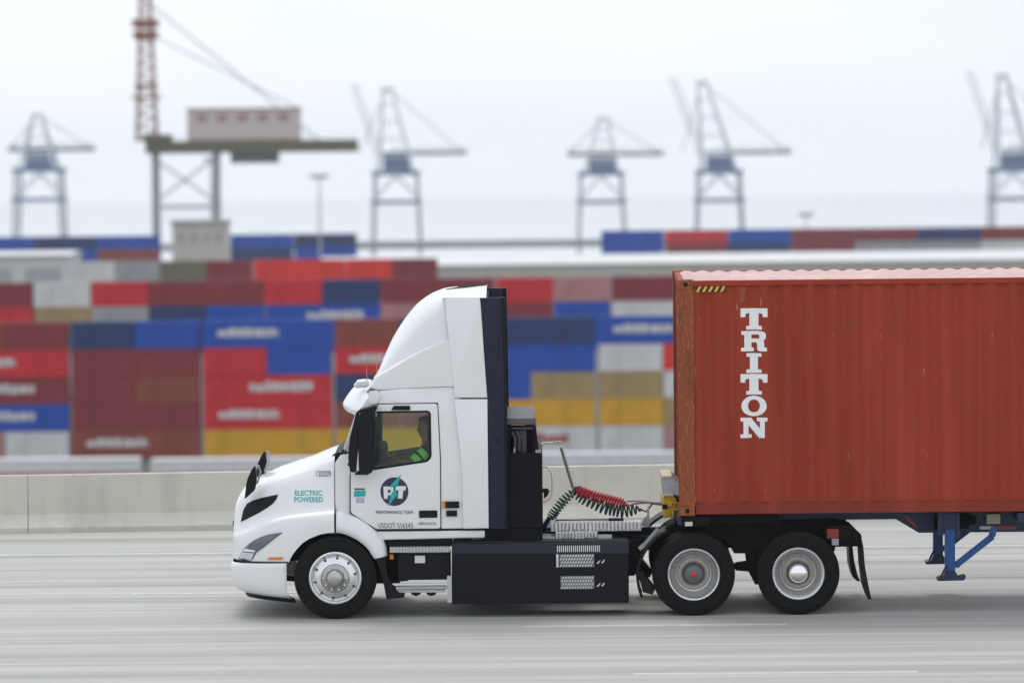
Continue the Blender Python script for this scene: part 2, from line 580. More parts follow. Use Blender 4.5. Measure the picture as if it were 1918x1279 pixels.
tag(make('road_marking', bm, wm, smooth=0), kind='structure')

# concrete barrier along the outer edge: runs slightly askew to the lane the truck is in
A = PG(0, 999); B = PG(1640, 971)
ang = math.atan2(B.y - A.y, B.x - A.x)
prof = [(0, 0), (0, .075), (.18, .255), (.235, .82), (.385, .82), (.44, .255), (.62, .075), (.62, 0)]
mid = A + (B - A) * .6
bar_o = []
bm = nb()
segl = 7.3
for k in range(-34, 35):
    x0, x1 = k * segl + .005, (k + 1) * segl - .005
    ra = [[Vector((x, y, z)) for y, z in prof] for x in (x0, x1)]
    vv = grid(bm, ra)
    bm.faces.new(vv[0]); bm.faces.new(vv[1][::-1])
bmesh.ops.rotate(bm, verts=bm.verts[:], matrix=Matrix.Rotation(ang, 3, 'Z'))
bmesh.ops.translate(bm, verts=bm.verts[:], vec=mid)
o = make('concrete_barrier', bm, BARM, None, origin=mid, smooth=20)
tag(o, 'long low concrete barrier along the far edge of the road behind the truck', 'barrier')

asph = mat('yard_asphalt', (.10, .10, .10), .9, var=.4, vscale=.02)
bm = nb(); box(bm, -5000, 5000, -300, 1150, ZY - 2, ZY); tag(make('ground', bm, asph, tilt=False, smooth=0), kind='structure')
wat = mat('harbour_water', (.30, .35, .38), .06, bump=.02, bscale=.3)
bm = nb(); box(bm, -5000, 5000, 1150.5, 6000, ZY - 2, ZY - .6); tag(make('water', bm, wat, tilt=False, smooth=0), kind='structure')
bm = nb(); box(bm, -5000, 5000, 1815, 1960, ZY - 1.9, ZY - .1); tag(make('far_quay', bm, asph, tilt=False, smooth=0), kind='structure')

# ================================================================== TRUCK
xf = P(628, 1089, 0).x
TR = thing('semi_truck', (xf, CY, 0), 'white electric day cab truck with tall roof fairing pulling the brown container', 'truck')

# ---- hood: sections across the truck, rounded nose
sil = [(432, 972), (434, 948), (438, 930), (444, 918), (453, 908), (470, 898), (490, 889), (510, 880), (545, 868), (577, 857.5), (605, 846), (628, 838)]
zbp = [(432, 1050), (541, 1053), (543, 1047), (548, 1038), (556, 1028), (566, 1017), (580, 1008), (600, 1000), (614, 997.5), (628, 997)]
shp = [(432, 1005), (460, 995), (490, 981), (530, 970), (580, 962), (628, 957)]
xn = P(432, 1000, .1).x
NOSE = .46


def hood_half(px):
    zb = P(px, interp(zbp, px), .05).z
    zt = P(px, smooth_interp(sil, px), CY).z
    zs = P(px, smooth_interp(shp, px), .08).z
    zs = min(zs, zt - .2)
    k = max(0, min(1, (px - 432) / 196))
    zd = zt - .10 - .05 * k
    y0 = .03
    cp = [(y0, zb), (y0, zb + (zs - zb) * .55), (y0 + .025, zs - .035), (y0 + .085, zs + .012), (y0 + .13, zs + .08),
          (y0 + .17 + .02 * k, zs + (zd - zs) * .55), (y0 + .24 + .03 * k, zd), (y0 + .36 + .03 * k, zt - .035), (.75, zt - .008), (CY, zt)]
    pts = []
    for i in range(len(cp) - 1):
        p0, p1, p2, p3 = cp[max(i - 1, 0)], cp[i], cp[i + 1], cp[min(i + 2, len(cp) - 1)]
        for s in range(4):
            t = s / 4
            pts.append(tuple(.5 * (2 * b + (c - a) * t + (2 * a - 5 * b + 4 * c - d) * t * t + (3 * b - a - 3 * c + d) * t ** 3) for a, b, c, d in zip(p0, p1, p2, p3)))
    pts.append(cp[-1])
    x = P(px, 1000, .1).x
    s = x - xn
    off = NOSE * (1 - math.sqrt(max(0, 1 - (1 - s / NOSE) ** 2))) if s < NOSE else 0
    g = (1.19 - off) / 1.19
    return [Vector((x, CY - (CY - y) * g, z)) for y, z in pts]


stn = [432 + 70 * (i / 26) ** 1.9 for i in range(27)] + [502 + i * 3 for i in range(1, 42)] + [626.6]
bm = nb(); rows = []
for px in stn:
    h = hood_half(px)
    rows.append(h + [Vector((p.x, 2 * CY - p.y, p.z)) for p in h[-2::-1]])
vv = grid(bm, rows)
f = vv[0]; n = len(f)
for i in range(n // 2 - 1): bm.faces.new((f[i], f[i + 1], f[n - 2 - i], f[n - 1 - i]))
hood = make('hood', bm, WHITE, TR, smooth=50)
ht = bvh_of(hood)
# wheel arch inner liner (dark)
bm = nb()
arc = [(540, 1062), (543, 1046), (548, 1036), (556, 1026), (566, 1015), (580, 1006), (600, 998), (628, 995), (654, 1000), (684, 1020), (700, 1042), (706, 1070)]
for y0, y1 in ((.07, .75), (2 * CY - .75, 2 * CY - .07)):
    grid(bm, [[Vector((P(a, b, .05).x, y0, P(a, b, .05).z)) for a, b in arc], [Vector((P(a, b, .05).x, y1, P(a, b, .05).z)) for a, b in arc]])
pbox(bm, 500, 1000, 720, 1050, .75, 2 * CY - .75); pbox(bm, 704, 1003, 748, 1092, .62, 2 * CY - .62)
make('wheel_arch_liner', bm, BLACK, TR, smooth=40)

# hood details
vent = [(451.5, 977), (456, 955), (463, 943), (474, 937), (490, 932), (521, 925.5), (518, 934), (511, 943), (500, 951), (485, 960)]
o = decal('hood_vent', [vent], ht, BLACK, TR, .002, .012); o['both'] = 1
hl = [(446.5, 1046.5), (456.5, 1028), (465, 1019), (476, 1011), (490, 1004.5), (504.5, 1000), (530, 996.5), (512, 1010), (493, 1025.5), (480.5, 1034), (471, 1051)]
head = decal('headlight', [hl], ht, HLBLK, TR, .004, .012)
o = decal('headlamp_lens', [[(449, 1045), (454, 1034), (476, 1036), (470, 1049.5)]], ht, LENS, head, .014, .006)
o = decal('daytime_strip', [[(455, 1032), (459, 1027), (479, 1031), (476.5, 1034)]], ht, WHITEV, head, .014, .006)
decal('side_marker_lamp', [[(500, 1047.5), (505, 1043), (531, 1043), (528, 1047.5)]], ht, ORANGE, TR, .006, .01)
decal('hood_seam', [[(452, 1049), (471, 1052.5), (541, 1053.3), (541, 1051.5), (471, 1050.8), (452, 1047.4)]], ht, GAP, TR, .003, .003)
lettering('lettering', 'ELECTRIC', (553, 918, 604, 927.5), ht, TEAL, hood, -.15, .012)
lettering('lettering', 'POWERED', (552, 930, 606, 940), ht, TEAL, hood, -.15, .012)
lettering('unit_number', '120209', (593, 881, 621, 892), ht, NAVYV, hood, -.2, .0)
# black grille on the nose
bm = nb()
pts = [P(433, 958, CY), P(432.2, 1040, CY)]
box(bm, xn - .002, xn + .02, .55, 2 * CY - .55, pts[1].z, pts[0].z - .05)
make('grille', bm, BLACK, TR, bevel=.01)

# ---- bumper: plan curve swept down
bm = nb(); rows = []
bprof = [(1054, .0, 0), (1062, -.010, 0), (1078, -.008, 0), (1090, .008, .0), (1098, .03, .01), (1105, .07, .03), (1110, .13, .05)]
xb1 = P(537, 1080, .05).x
for py, back, inn in bprof:
    zf = P(470, py, .1).z; zr = P(537, min(1119, py + (4 if py > 1090 else 0) + max(0, (py - 1090)) * .25), .05).z
    half = []
    x0 = xn + back
    half.append(Vector((xb1, .03 + inn, zr)))
    nst = 22
    for k in range(nst + 1):
        th = k / nst * math.pi / 2
        cx_, cy_ = .62, .40
        x = x0 + cx_ * (1 - math.sin(th) ** .75); y = .03 + inn + cy_ * (1 - math.cos(th) ** .75)
        t = (x - x0) / (xb1 - x0)
        half.append(Vector((x, y, zf + (zr - zf) * max(0, t))))
    half.append(Vector((x0 - .01, CY, zf)))
    rows.append(half + [Vector((p.x, 2 * CY - p.y, p.z)) for p in half[-2::-1]])
grid(bm, rows)
bump = make('bumper', bm, WHITE, TR, smooth=40, solid=.02)
bt = bvh_of(bump)
bm = nb(); rows2 = []
for dz, inn in ((.0, .03), (-.035, .05), (-.06, .07)):
    rows2.append([Vector((p.x + inn * .6, CY - (CY - p.y) * (1 - inn * .5), p.z + dz)) for p in rows[-1]])
grid(bm, rows2)
make('bumper_lip', bm, BLACK, TR, smooth=40, solid=.02)
fl = [(461 + 6 * math.cos(a * .4), 1078 + 8 * math.sin(a * .4)) for a in range(16)]
decal('fog_lamp', [fl], bt, LENS, bump, .004, .006)

# ---- rear half of front fender + cowl side (fixed to the cab)
for side in (0, 1):
    bm = nb(); rows = []
    outer = [(629.5, 958), (641, 958), (654, 964), (670, 971), (684.5, 980), (700, 992), (713, 1006), (720, 1020), (724, 1036), (724.5, 1042)]
    inner = [(629.5, 997), (640, 998), (654, 1003), (670, 1011), (684.6, 1022.7), (691, 1030), (697, 1040), (699, 1043), (700.5, 1045), (701, 1046)]
    for (a, b), (c, d) in zip(inner, outer):
        i, o_ = P(a, b, .03), P(c, d, .03)
        r = []
        for t, yy in ((0, .03), (.3, .025), (.6, .035), (.82, .06), (.95, .10), (1.0, .15), (1.02, .30)):
            q = i.lerp(o_, t)
            r.append(Vector((q.x, yy if side == 0 else 2 * CY - yy, q.z)))
        rows.append(r)
    grid(bm, rows)
    make('rear_fender', bm, WHITE, TR, smooth=45, solid=.012)
pl = plate([(627.8, 866), (638, 852), (655, 850), (655, 966), (627.8, 966)], y=.16, th=.03)
cow = make('cowl_panel', pl, WHITE, TR); mirrored(cow, TR)
bm = nb(); pprism(bm, [(622, 853), (632, 847), (639, 848), (641, 856), (635, 868), (624, 868)], .45, 2 * CY - .45)
make('cowl_grille', bm, BLACK, TR)
# mud guard flap behind front wheel
bm = nb(); pprism(bm, [(703, 1045), (722, 1043), (726, 1080), (733, 1103), (757, 1113), (757, 1119), (724, 1122), (719, 1096), (712, 1068)], .04, .55)
o = make('front_mud_guard', bm, BLACK, TR, bevel=.008); mirrored(o, TR)

# ---- cab side wall, door
win = rounded([(688, 771), (806.5, 769), (808, 856), (800, 864), (688, 881)], 9)
DY = .115
wallp = [(656, 962), (656, 892), (650, 868), (701, 760), (712, 732), (760, 727), (860, 723.5), (868, 800), (874, 880), (876, 989), (706, 992)]
wall = make('cab_side', plate(wallp, [win], y=DY + .02, th=.04, bev=.006), WHITE, TR); mirrored(wall, TR)
doorp = rounded([(657, 960), (657, 880), (697, 766), (708, 757.5), (819, 756), (824, 860), (824.8, 989.5), (705, 990.5)], 5)
seal = make('door_seal', plate([(655.5, 961.5), (655.5, 880), (695, 766), (707, 755.5), (820.5, 754), (826, 860), (826.8, 991), (704, 992)], [win], y=DY + .012, th=.02, bev=.002), GAP, TR)
mirrored(seal, TR)
win2 = rounded([(690, 773), (804.5, 771), (806, 855), (799, 862.5), (690, 879)], 8)
door = make('door', plate(doorp, [win2], y=DY, th=.03, bev=.006), WHITE, TR)
rim_ = make('window_seal', plate(rounded([(688, 770.5), (807, 768.5), (808.5, 856), (801, 865), (688, 882)], 9), [rounded([(692, 774), (803.5, 772), (805, 854.5), (798, 861.5), (692, 877.5)], 7)], y=DY - .004, th=.03, bev=.002), BLACK, door); rim_['both'] = 1
g = make('window_glass', plate(win2, y=DY + .018, th=.006, bev=.001), GLASS, door); g['both'] = 1
bm = nb(); pbox(bm, 785, 955.5, 819, 969.5, DY - .012, DY + .01)
h = make('door_handle', bm, BLACK, door, bevel=.004); h['both'] = 1
bm = nb(); pprism(bm, [(735, 764), (738, 760), (768, 760), (768, 768), (733, 768)], DY - .03, DY)
h = make('window_top_bracket', bm, BLACK, door); h['both'] = 1
far_door = mirrored(door, TR)
dt = bvh_of(door, wall)
# emblem and lettering on the door


def c2(pts): return [(420 + a * .28154, 820 + b * .28154) for a, b in pts]


lc = (1132, 356)
decal('emblem_disc', [c2([(lc[0] + 93 * math.cos(a * math.pi / 24), lc[1] + 95 * math.sin(a * math.pi / 24)) for a in range(48)])], dt, NAVYV, door, .002, .001)
decal('emblem_letters', [c2(q) for q in ([(1058, 322), (1088, 322), (1088, 405), (1062, 405)], [(1088, 322), (1126, 322), (1126, 345), (1088, 345)],
      [(1108, 345), (1126, 345), (1124, 382), (1106, 382)], [(1088, 362), (1106, 362), (1106, 382), (1088, 382)],
      [(1138, 320), (1210, 320), (1206, 350), (1138, 350)], [(1158, 350), (1190, 350), (1186, 404), (1154, 404)])], dt, WHITEV, door, .006, .0005)
decal('emblem_bolt', [c2([(1178, 240), (1098, 324), (1150, 326)]), c2([(1128, 345), (1150, 345), (1142, 372), (1158, 372), (1090, 455), (1104, 395), (1100, 395)])], dt, TEAL, door, .008, .001)
lettering('lettering', 'PERFORMANCE TEAM', (705, 956, 774, 962), dt, NAVYV, door, -.2, .0)
lettering('lettering', 'USDOT 516243', (709, 979, 774, 988.5), dt, GREYV, door, -.2)
lettering('lettering', 'electric', (785, 976, 818, 982.5), dt, GREYV, door, -.2)
decal('door_sticker', [[(664, 914), (683, 914), (683, 917.5), (664, 917.5)]], dt, GREYV, door, .003, .001)
decal('door_sticker', [[(663, 919), (685, 918.5), (684, 929), (663, 930)]], dt, TEAL, door, .003, .001)
decal('door_sticker', [[(667, 931), (682, 931), (682, 941), (667, 941.5)]], dt, LILAC, door, .003, .001)
# dark service sockets on the wall behind the door
bm = nb(); pbox(bm, 833, 939, 860, 951.5, DY - .012, DY + .03)
v1 = make('service_socket', bm, BLACK, TR, bevel=.004)
bm = nb(); pbox(bm, 836, 956, 856, 967, DY - .012, DY + .03)
make('service_socket', bm, CHAR, TR, bevel=.004)
bm = nb(); pbox(bm, 829, 938.5, 834, 951.5, DY - .016, DY + .03)
make('side_marker_lamp', bm, ORANGE, TR, bevel=.003)

# lower sill under the door
bm = nb(); pprism(bm, [(706, 995), (908, 993), (908, 1007), (860, 1007.5), (714, 1011)], DY + .03, 2 * CY - DY - .03)
make('cab_sill', bm, WHITE, TR, bevel=.012)

# ---- cab interior (dark), back wall, dash, seat, wheel
bm = nb()
a, b = P(640, 990, .3), P(866, 728, .3)
box(bm, b.x - .03, b.x + .02, DY + .07, 2 * CY - DY - .07, a.z, b.z)                          # rear wall
box(bm, P(660, 990, .3).x, b.x, DY + .07, 2 * CY - DY - .07, a.z, a.z + .04)                # floor
box(bm, P(700, 732, .3).x, b.x, DY + .07, 2 * CY - DY - .07, P(700, 760, .3).z, P(700, 752, .3).z)   # roof lining
make('cab_interior', bm, DARK, TR, smooth=0)
bm = nb(); pprism(bm, [(638, 868), (648, 850), (690, 846), (714, 852), (718, 868), (700, 880), (690, 930), (640, 930)], .2, 2 * CY - .2)
make('dashboard', bm, DARK, TR, bevel=.02)
sy = .58
bm = nb(); pprism(bm, rounded([(800, 800), (814, 798), (830, 900), (818, 940), (768, 940), (766, 924), (800, 915)], 6), sy - .24, sy + .24)
make('seat', bm, DARK, TR, bevel=.03)
bm = nb(); pprism(bm, rounded([(812, 810), (826, 808), (838, 900), (826, 940), (776, 940), (774, 924), (808, 915)], 6), 2 * CY - sy - .24, 2 * CY - sy + .24)
make('seat', bm, DARK, TR, bevel=.03)
sw_c = P(727, 852, sy); swn = Vector((.45, 0, .9)).normalized(); su = Vector((0, 1, 0)); sv = swn.cross(su)
bm = nb()
ring = [sw_c + (su * math.cos(t * math.pi / 18) + sv * math.sin(t * math.pi / 18)) * .215 for t in range(37)]
tube(bm, ring, .016, 8, False)
for t in (0.2, 2.0, 4.2): tube(bm, [sw_c - swn * .03, sw_c + (su * math.cos(t) + sv * math.sin(t)) * .21], .013, 6)
tube(bm, [sw_c + swn * -.01, sw_c - swn * .4 - Vector((.1, 0, 0))], .035, 8)
tube(bm, [sw_c - swn * .04, sw_c + swn * .015], .06, 12)
make('steering_wheel', bm, BLACK, TR)

# ---- windscreen and pillars
bm = nb(); rows = []
for i in range(9):
    t = i / 8
    pc = P(634 + (669 - 634) * t, 864 - (864 - 766) * t, CY)
    r = []
    for k in range(-12, 13):
        u = k / 12
        r.append(Vector((pc.x + .27 * abs(u) ** 2.3, CY + u * (CY - DY - .04), pc.z)))
    rows.append(r)
grid(bm, rows)
make('windscreen', bm, WSGLASS, TR, solid=.008)
for side in (0, 1):
    bm = nb()
    yy = DY + .02
    pprism(bm, [(650, 872), (657, 872), (704, 766), (704, 758), (690, 764)], yy - .03, yy + .09)
    o = make('windscreen_pillar', bm, BLACK, TR, bevel=.01)
    if side: 
        for v in o.data.vertices: v.co.y = -v.co.y
        o.data.flip_normals()
# wipers base
bm = nb(); bar(bm, P(640, 858, .5), P(655, 826, 1.0), .015); bar(bm, P(640, 858, 1.3), P(655, 826, 1.8), .015)
make('wiper', bm, BLACK, TR)

# ---- sun visor across the roof front
bm = nb(); rows = []
vprof = [(643, 752), (643.5, 758), (647, 763), (653, 766), (668, 764), (690, 761), (711, 757), (713, 744), (711, 733), (692, 723), (678, 716), (668, 720), (658, 730), (649, 742)]
for k in range(-14, 15):
    u = k / 14
    sc_ = 1 - .35 * abs(u) ** 8
    back = .24 * abs(u) ** 2.6
    q = []
    for a, b in vprof:
        pc = P(a, b, CY)
        cx_ = P(700, 748, CY)
        fr = max(0, min(1, (711 - a) / 60))
        q.append(Vector((pc.x + back * fr, CY + u * (CY - .11), cx_.z - .0 + (pc.z - cx_.z) * sc_ - .03 * abs(u) ** 3)))
    rows.append(q + [q[0]])
vv = grid(bm, rows)
bmesh.ops.remove_doubles(bm, verts=bm.verts[:], dist=1e-5)
bm.verts.ensure_lookup_table()
bmesh.ops.holes_fill(bm, edges=[e for e in bm.edges if e.is_boundary], sides=40)
vis = make('sun_visor', bm, WHITE, TR, smooth=50)
bm = nb()
for yy in (.34, CY, 2 * CY - .34):
    c = P(678, 719, yy)
    tube(bm, [c + Vector((-.09, 0, -.03)), c + Vector((-.04, 0, .0)), c + Vector((.04, 0, .01)), c + Vector((.09, 0, .0))], [.03, .055, .055, .03], 10)
make('roof_lamp', bm, LENS, TR)
bm = nb(); pprism(bm, rounded([(690, 733), (706, 731), (712, 736), (710, 748), (703, 756), (690, 757)], 5), .085, .14)
o = make('visor_end_cap', bm, WHITE, TR, bevel=.01); mirrored(o, TR)
bm = nb(); tube(bm, [P(706, 706, .5), P(705, 680, .5), P(704.6, 655, .5)], [.006, .005, .003], 6)
tube(bm, [P(688, 722, 1.6), P(687, 700, 1.6), P(686.7, 686, 1.6)], [.006, .005, .003], 6)
make('antenna', bm, ORANGE, TR)

# ---- roof fairing
fs = [(689, 720), (695, 711), (701.5, 700), (710, 680), (718, 661), (735, 627), (758, 593), (777.5, 571), (800, 555), (815, 548), (832, 543), (870, 538.5), (914, 533.5)]
fcz = [(689, 722), (700, 712), (707, 706), (734, 690), (760, 674.5), (790, 658), (832, 640)]
fgz = [(689, 727), (712, 731), (760, 727), (832, 724)]


def fair_half(px):
    zt = P(px, smooth_interp(fs, px), CY).z
    zc = min(P(px, smooth_interp(fcz, px), .1).z, zt - .005)
    zg = min(P(px, interp(fgz, px), .1).z, zc - .01)
    k = min(1, (px - 689) / 143)
    nn = 2.0 + 3.2 * k ** 1.6
    yin = .16 + .10 * (1 - k)
    x = P(px, 640, .4).x
    pts = [(.12 + .10 * (1 - k) ** 3, zg), (.105 + .10 * (1 - k) ** 3, zg + (zc - zg) * .5), (.105 + .11 * (1 - k) ** 3, zc - .006), (yin * .35 + .105 * .65 + .07 * (1 - k) ** 3, zc + .012)]
    for i in range(0, 25):
        th = i / 24 * math.pi / 2
        y = CY - (CY - yin) * math.cos(th) ** (2 / nn); z = zc + .02 + (zt - zc - .02) * math.sin(th) ** (2 / nn)
        pts.append((y, z))
    return [Vector((x, y, z)) for y, z in pts]


bm = nb(); rows = []
for i in range(55):
    px = 689 + 165 * (i / 54)
    h = fair_half(px); rows.append(h + [Vector((p.x, 2 * CY - p.y, p.z)) for p in h[-2::-1]])
grid(bm, rows)
make('roof_fairing', bm, WHITE, TR, smooth=40)
# roof deck between the side extenders, crowned
bm = nb(); rows = []
for i in range(9):
    px = 831 + (913 - 831) * i / 8
    zt = P(px, smooth_interp(fs, px), CY).z; ze = P(px, 556.5, .08).z - .01
    x = P(px, 550, CY).x
    rows.append([Vector((x, CY + u / 10 * (CY - .09), ze + (zt - ze) * (1 - abs(u / 10) ** 2.4))) for u in range(-10, 11)])
grid(bm, rows)
make('roof_deck', bm, WHITE, TR, smooth=60)
bm = nb()
tube(bm, [P(836, 544, CY), P(870, 539, CY), P(913, 534.5, CY)], [.02, .025, .025], 8)
make('roof_trim', bm, BLACK, TR)
bm = nb(); pprism(bm, [(905, 560), (912, 560), (914, 985), (905, 985)], .2, 2 * CY - .2)
make('cab_back_wall', bm, CHAR, TR)

# ---- side extenders (white) and navy flaps
ext = make('side_extender', plate([(832.5, 556), (898.5, 556.5), (900, 566), (912.7, 745), (833 + 17.5, 745), (849.8, 724)], y=.088, th=.05, bev=.014), WHITE, TR)
ext2 = make('side_extender', plate([(851, 747.5), (912.8, 747.5), (915.5, 989), (867.5, 990), (865.5, 880)], y=.088, th=.05, bev=.010), WHITE, TR)
bk = make('extender_backing', plate([(860, 562), (896, 562), (912, 985), (870, 985), (862, 724)], y=.16, th=.04, bev=.004), GAP, TR)
flap = make('extender_flap', plate([(901, 557.5), (941, 557.5), (944, 620), (949.5, 773), (950.5, 990), (917, 990), (914.2, 745)], y=.096, th=.05, bev=.006), NAVY, TR)
rimf = make('flap_edge', plate([(938.5, 557), (945.5, 557), (950, 773), (951, 985), (946, 985), (944, 700)], y=.086, th=.08, bev=.006), BLACK, flap); rimf['both'] = 1
for o in (ext, ext2, bk, flap): mirrored(o, TR)
bm = nb()
c = P(931, 826, .09); tube(bm, [c, c + Vector((0, -.03, .0)), c + Vector((.03, -.04, .03))], .012, 6)
make('flap_latch', bm, BLACK, flap)

# ---- door mirrors
bm = nb(); pprism(bm, rounded([(674, 772), (690, 764), (702, 768), (703, 800), (702, 862), (697, 886), (680, 889), (672, 880), (671, 830)], 6), -.16, .0)
pprism(bm, rounded([(672, 768), (703, 760), (707, 762), (704, 770), (676, 778)], 2), -.12, .12)
pprism(bm, [(668, 884), (690, 882), (690, 889), (664, 889)], -.14, .1)
mir = make('door_mirror', bm, BLACK, TR, bevel=.018)
bm = nb(); pprism(bm, rounded([(667, 772), (673, 768), (672, 800), (669, 850), (667, 885), (656, 884), (652, 862), (655, 820)], 5), -.10, .02)
o = make('mirror_arm', bm, BLACK, mir, bevel=.014); o['both'] = 1
bm = nb(); pprism(bm, [(672, 838), (675, 846), (678, 872), (669, 884), (668, 874)], -.13, -.06)
o = make('mirror_bracket', bm, WHITE, mir, bevel=.004); o['both'] = 1
mirrored(mir, TR)
# ---- hood mirrors
bm = nb(); pprism(bm, rounded([(458, 935), (461, 906), (464, 895), (471, 880), (477, 872), (480.5, 888), (480, 905), (477, 918)], 3), .10, .24)
bm2 = nb()
hm = make('hood_mirror', bm, BLACK, TR, bevel=.012)
bm = nb(); tube(bm, [P(478, 880, .18), P(484, 872, .2), P(488, 884, .3), P(482, 905, .42)], .014, 8)
o = make('mirror_arm', bm, STEEL, hm); o['both'] = 1
mirrored(hm, TR)

# ---- steps below the door
bm = nb(); pbox(bm, 745, 1036, 843, 1086, .14, .6)
pbox(bm, 726, 1012, 846, 1024, .2, .6)
stepb = make('step_box', bm, CHAR, TR, bevel=.01)


def tread(name, px0, py0, px1, py1, y0, dep, parent, teeth=18, m_=None, origin=None):
    bm = nb()
    a, b = P(px0, py1, y0), P(px1, py0, y0)
    w_ = (b.x - a.x) / teeth
    box(bm, a.x, b.x, y0 + .03, y0 + dep, a.z, b.z - .012)
    for k in range(teeth): box(bm, a.x + w_ * (k + .1), a.x + w_ * (k + .6), y0, y0 + .031, a.z + .004, b.z)
    return make(name, bm, m_ or TREAD, parent)


tread('step', 730, 1023, 842, 1035, .03, .2, stepb)
tread('step', 742, 1097, 838, 1104, .03, .22, stepb)
bm = nb(); pbox(bm, 777, 1040, 796, 1054, .132, .138); make('warning_label', bm, WHITEV, stepb)
bm = nb(); pbox(bm, 838, 1078, 846, 1128, .06, .1); pprism(bm, [(744, 1104), (835, 1104), (833, 1109), (746, 1109)], .08, .24)
make('step_bracket', bm, TREAD, stepb)
bm = nb()
for cx_ in (779, 808): pprism(bm, [(cx_ - 12, 1104), (cx_ + 12, 1104), (cx_ + 8, 1113), (cx_, 1116), (cx_ - 8, 1113)], .1, .14)
make('air_tank_end', bm, BLACK, stepb)
bm = nb(); pbox(bm, 730, 1038, 737, 1047, .12, .15); make('side_marker_lamp', bm, ORANGE, stepb)

# ---- battery skirt
bm = nb(); pprism(bm, [(846, 1017), (905, 1013), (1178, 1012), (1178, 1128.5), (846, 1131)], .05, .78)
bm2 = bm
sk = make('battery_cover', bm2, CHAR, TR, bevel=.018)
bm = nb(); pprism(bm, [(846, 1019), (1178, 1014), (1178, 1036.5), (846, 1037.5)], .035, .055)
make('cover_top_rail', bm, mat('dark_grey_rail', (.022, .025, .036), .4, spec=.25), sk, bevel=.006)
bm = nb(); pbox(bm, 846.6, 1127, 1178.5, 1131, .03, .06); make('cover_bottom_rail', bm, BLACK, sk, bevel=.004)
mirrored(sk, TR)
tread('step', 1043, 1021, 1125, 1034, .02, .1, sk, 22, PLATEW)


def mesh_step(px0, py0, px1, py1):
    bm = nb(); y0 = .035
    a, b = P(px0, py1, y0), P(px1, py0, y0)
    box(bm, a.x, b.x, y0 + .004, y0 + .02, a.z, b.z); make('step_recess', bm, mat('step_recess_grey', (.16, .16, .17), .5), sk); bm = nb()
    w_ = b.x - a.x; h_ = b.z - a.z
    for i in range(4):
        for k in range(12):
            x = a.x + w_ * (k + (.5 if i % 2 else .0) + .1) / 12.6; z = a.z + h_ * (i + .12) / 4
            v = [(x, z), (x + w_ * .048, z + h_ * .03), (x + w_ * .062, z + h_ * .19), (x + w_ * .014, z + h_ * .16)]
            prism(bm, v, y0 - .008, y0 + .004)
    return make('step', bm, PLATEW, sk)


mesh_step(1048, 1037, 1113, 1062); mesh_step(1050, 1078, 1113, 1103)
bm = nb(); pbox(bm, 1042, 1037, 1046, 1062, .03, .05)
for py in (1051, 1094):
    pprism(bm, [(1117, py + 4), (1123, py - 2), (1125, py - 2), (1121, py + 4)], .03, .045); pprism(bm, [(1126, py + 3), (1131, py - 3), (1133, py - 3), (1130, py + 3)], .03, .045)
make('step_latch', bm, PLATEW, sk)

# ---- equipment rack behind the cab
bm = nb()
pbox(bm, 948, 848, 1015, 990, .18, 2 * CY - .18)
pbox(bm, 905, 985, 1016, 1013, .2, 2 * CY - .2)
pbox(bm, 949, 797, 956, 850, .22, 2 * CY - .22)
pbox(bm, 984, 800, 1004, 850, .5, 2 * CY - .5); pbox(bm, 950, 797, 1002, 850, .8, .9)
pprism(bm, [(998, 792), (1004, 800), (1010, 850), (1000, 850)], .22, .34)
rack = make('equipment_rack', bm, mat('black_cabinet', (.003, .003, .005), .5, spec=.15, var=.3, vscale=6), TR, bevel=.012)
bm = nb(); pbox(bm, 946, 783, 1001, 796, .2, 2 * CY - .3)
make('rack_top_box', bm, mat('grey_box', (.075, .078, .085), .5), rack, bevel=.012)
bm = nb()
for k, (a, b) in enumerate(((952, 812), (960, 810), (968, 815))):
    tube(bm, [P(a, b, .3), P(a + 8, b - 2, .26), P(a + 13, b + 10, .26), P(a + 12, b + 34, .28)], .022, 8)
pbox(bm, 973, 806, 986, 848, .3, .6)
pbox(bm, 958, 800, 998, 804, .24, .3)
make('cooling_hose', bm, mat('dark_grey_hose', (.05, .05, .055), .45), rack)
bm = nb(); pbox(bm, 1003, 842, 1013, 850, .2, .24); pbox(bm, 962, 838, 965, 848, .22, .25); make('rack_fitting', bm, STEEL, rack)

# airline mast, hoses
bm = nb(); tube(bm, [P(1012, 831, .8), P(1022, 829, .8), P(1036, 828.5, .8), P(1048, 826.5, .8), P(1050, 832, .8)], .009, 8)
for a in (1037, 1044, 1049): tube(bm, [P(a, 831, .8), P(a + 3, 826, .8)], .018, 6)
make('hose_mast', bm, mat('zinc_fitting', (.60, .59, .56), .4, metal=.5), TR)
bm = nb()
n_ = 26; p0, p1 = P(1051, 838, .8), P(1073.5, 914, .8)
tube(bm, [p0, p1], .012, 6)
coil = []
for i in range(n_ * 8 + 1):
    t = i / (n_ * 8); c = p0.lerp(p1, t); a = 2 * math.pi * i / 8
    coil.append(c + Vector((math.cos(a) * .019, math.sin(a) * .019, 0)))
tube(bm, coil, .006, 5)
make('mast_spring', bm, STEEL, TR)
bm = nb()
pts = [P(1012, 873, .6), P(1024, 874, .6), P(1032, 882, .6), P(1035, 895, .6), P(1035, 920, .6), P(1031, 932, .6), P(1022, 939, .6), P(1012, 940, .6)]
tube(bm, pts, .014, 8)
make('grab_rail', bm, mat('white_tube', (.75, .75, .74), .4), TR)
bm = nb(); pbox(bm, 1012, 915, 1027, 922, .6, .68); pprism(bm, [(1018, 922), (1030, 918), (1026, 928), (1019, 934)], .62, .68); make('hose_holder', bm, BLACK, TR)


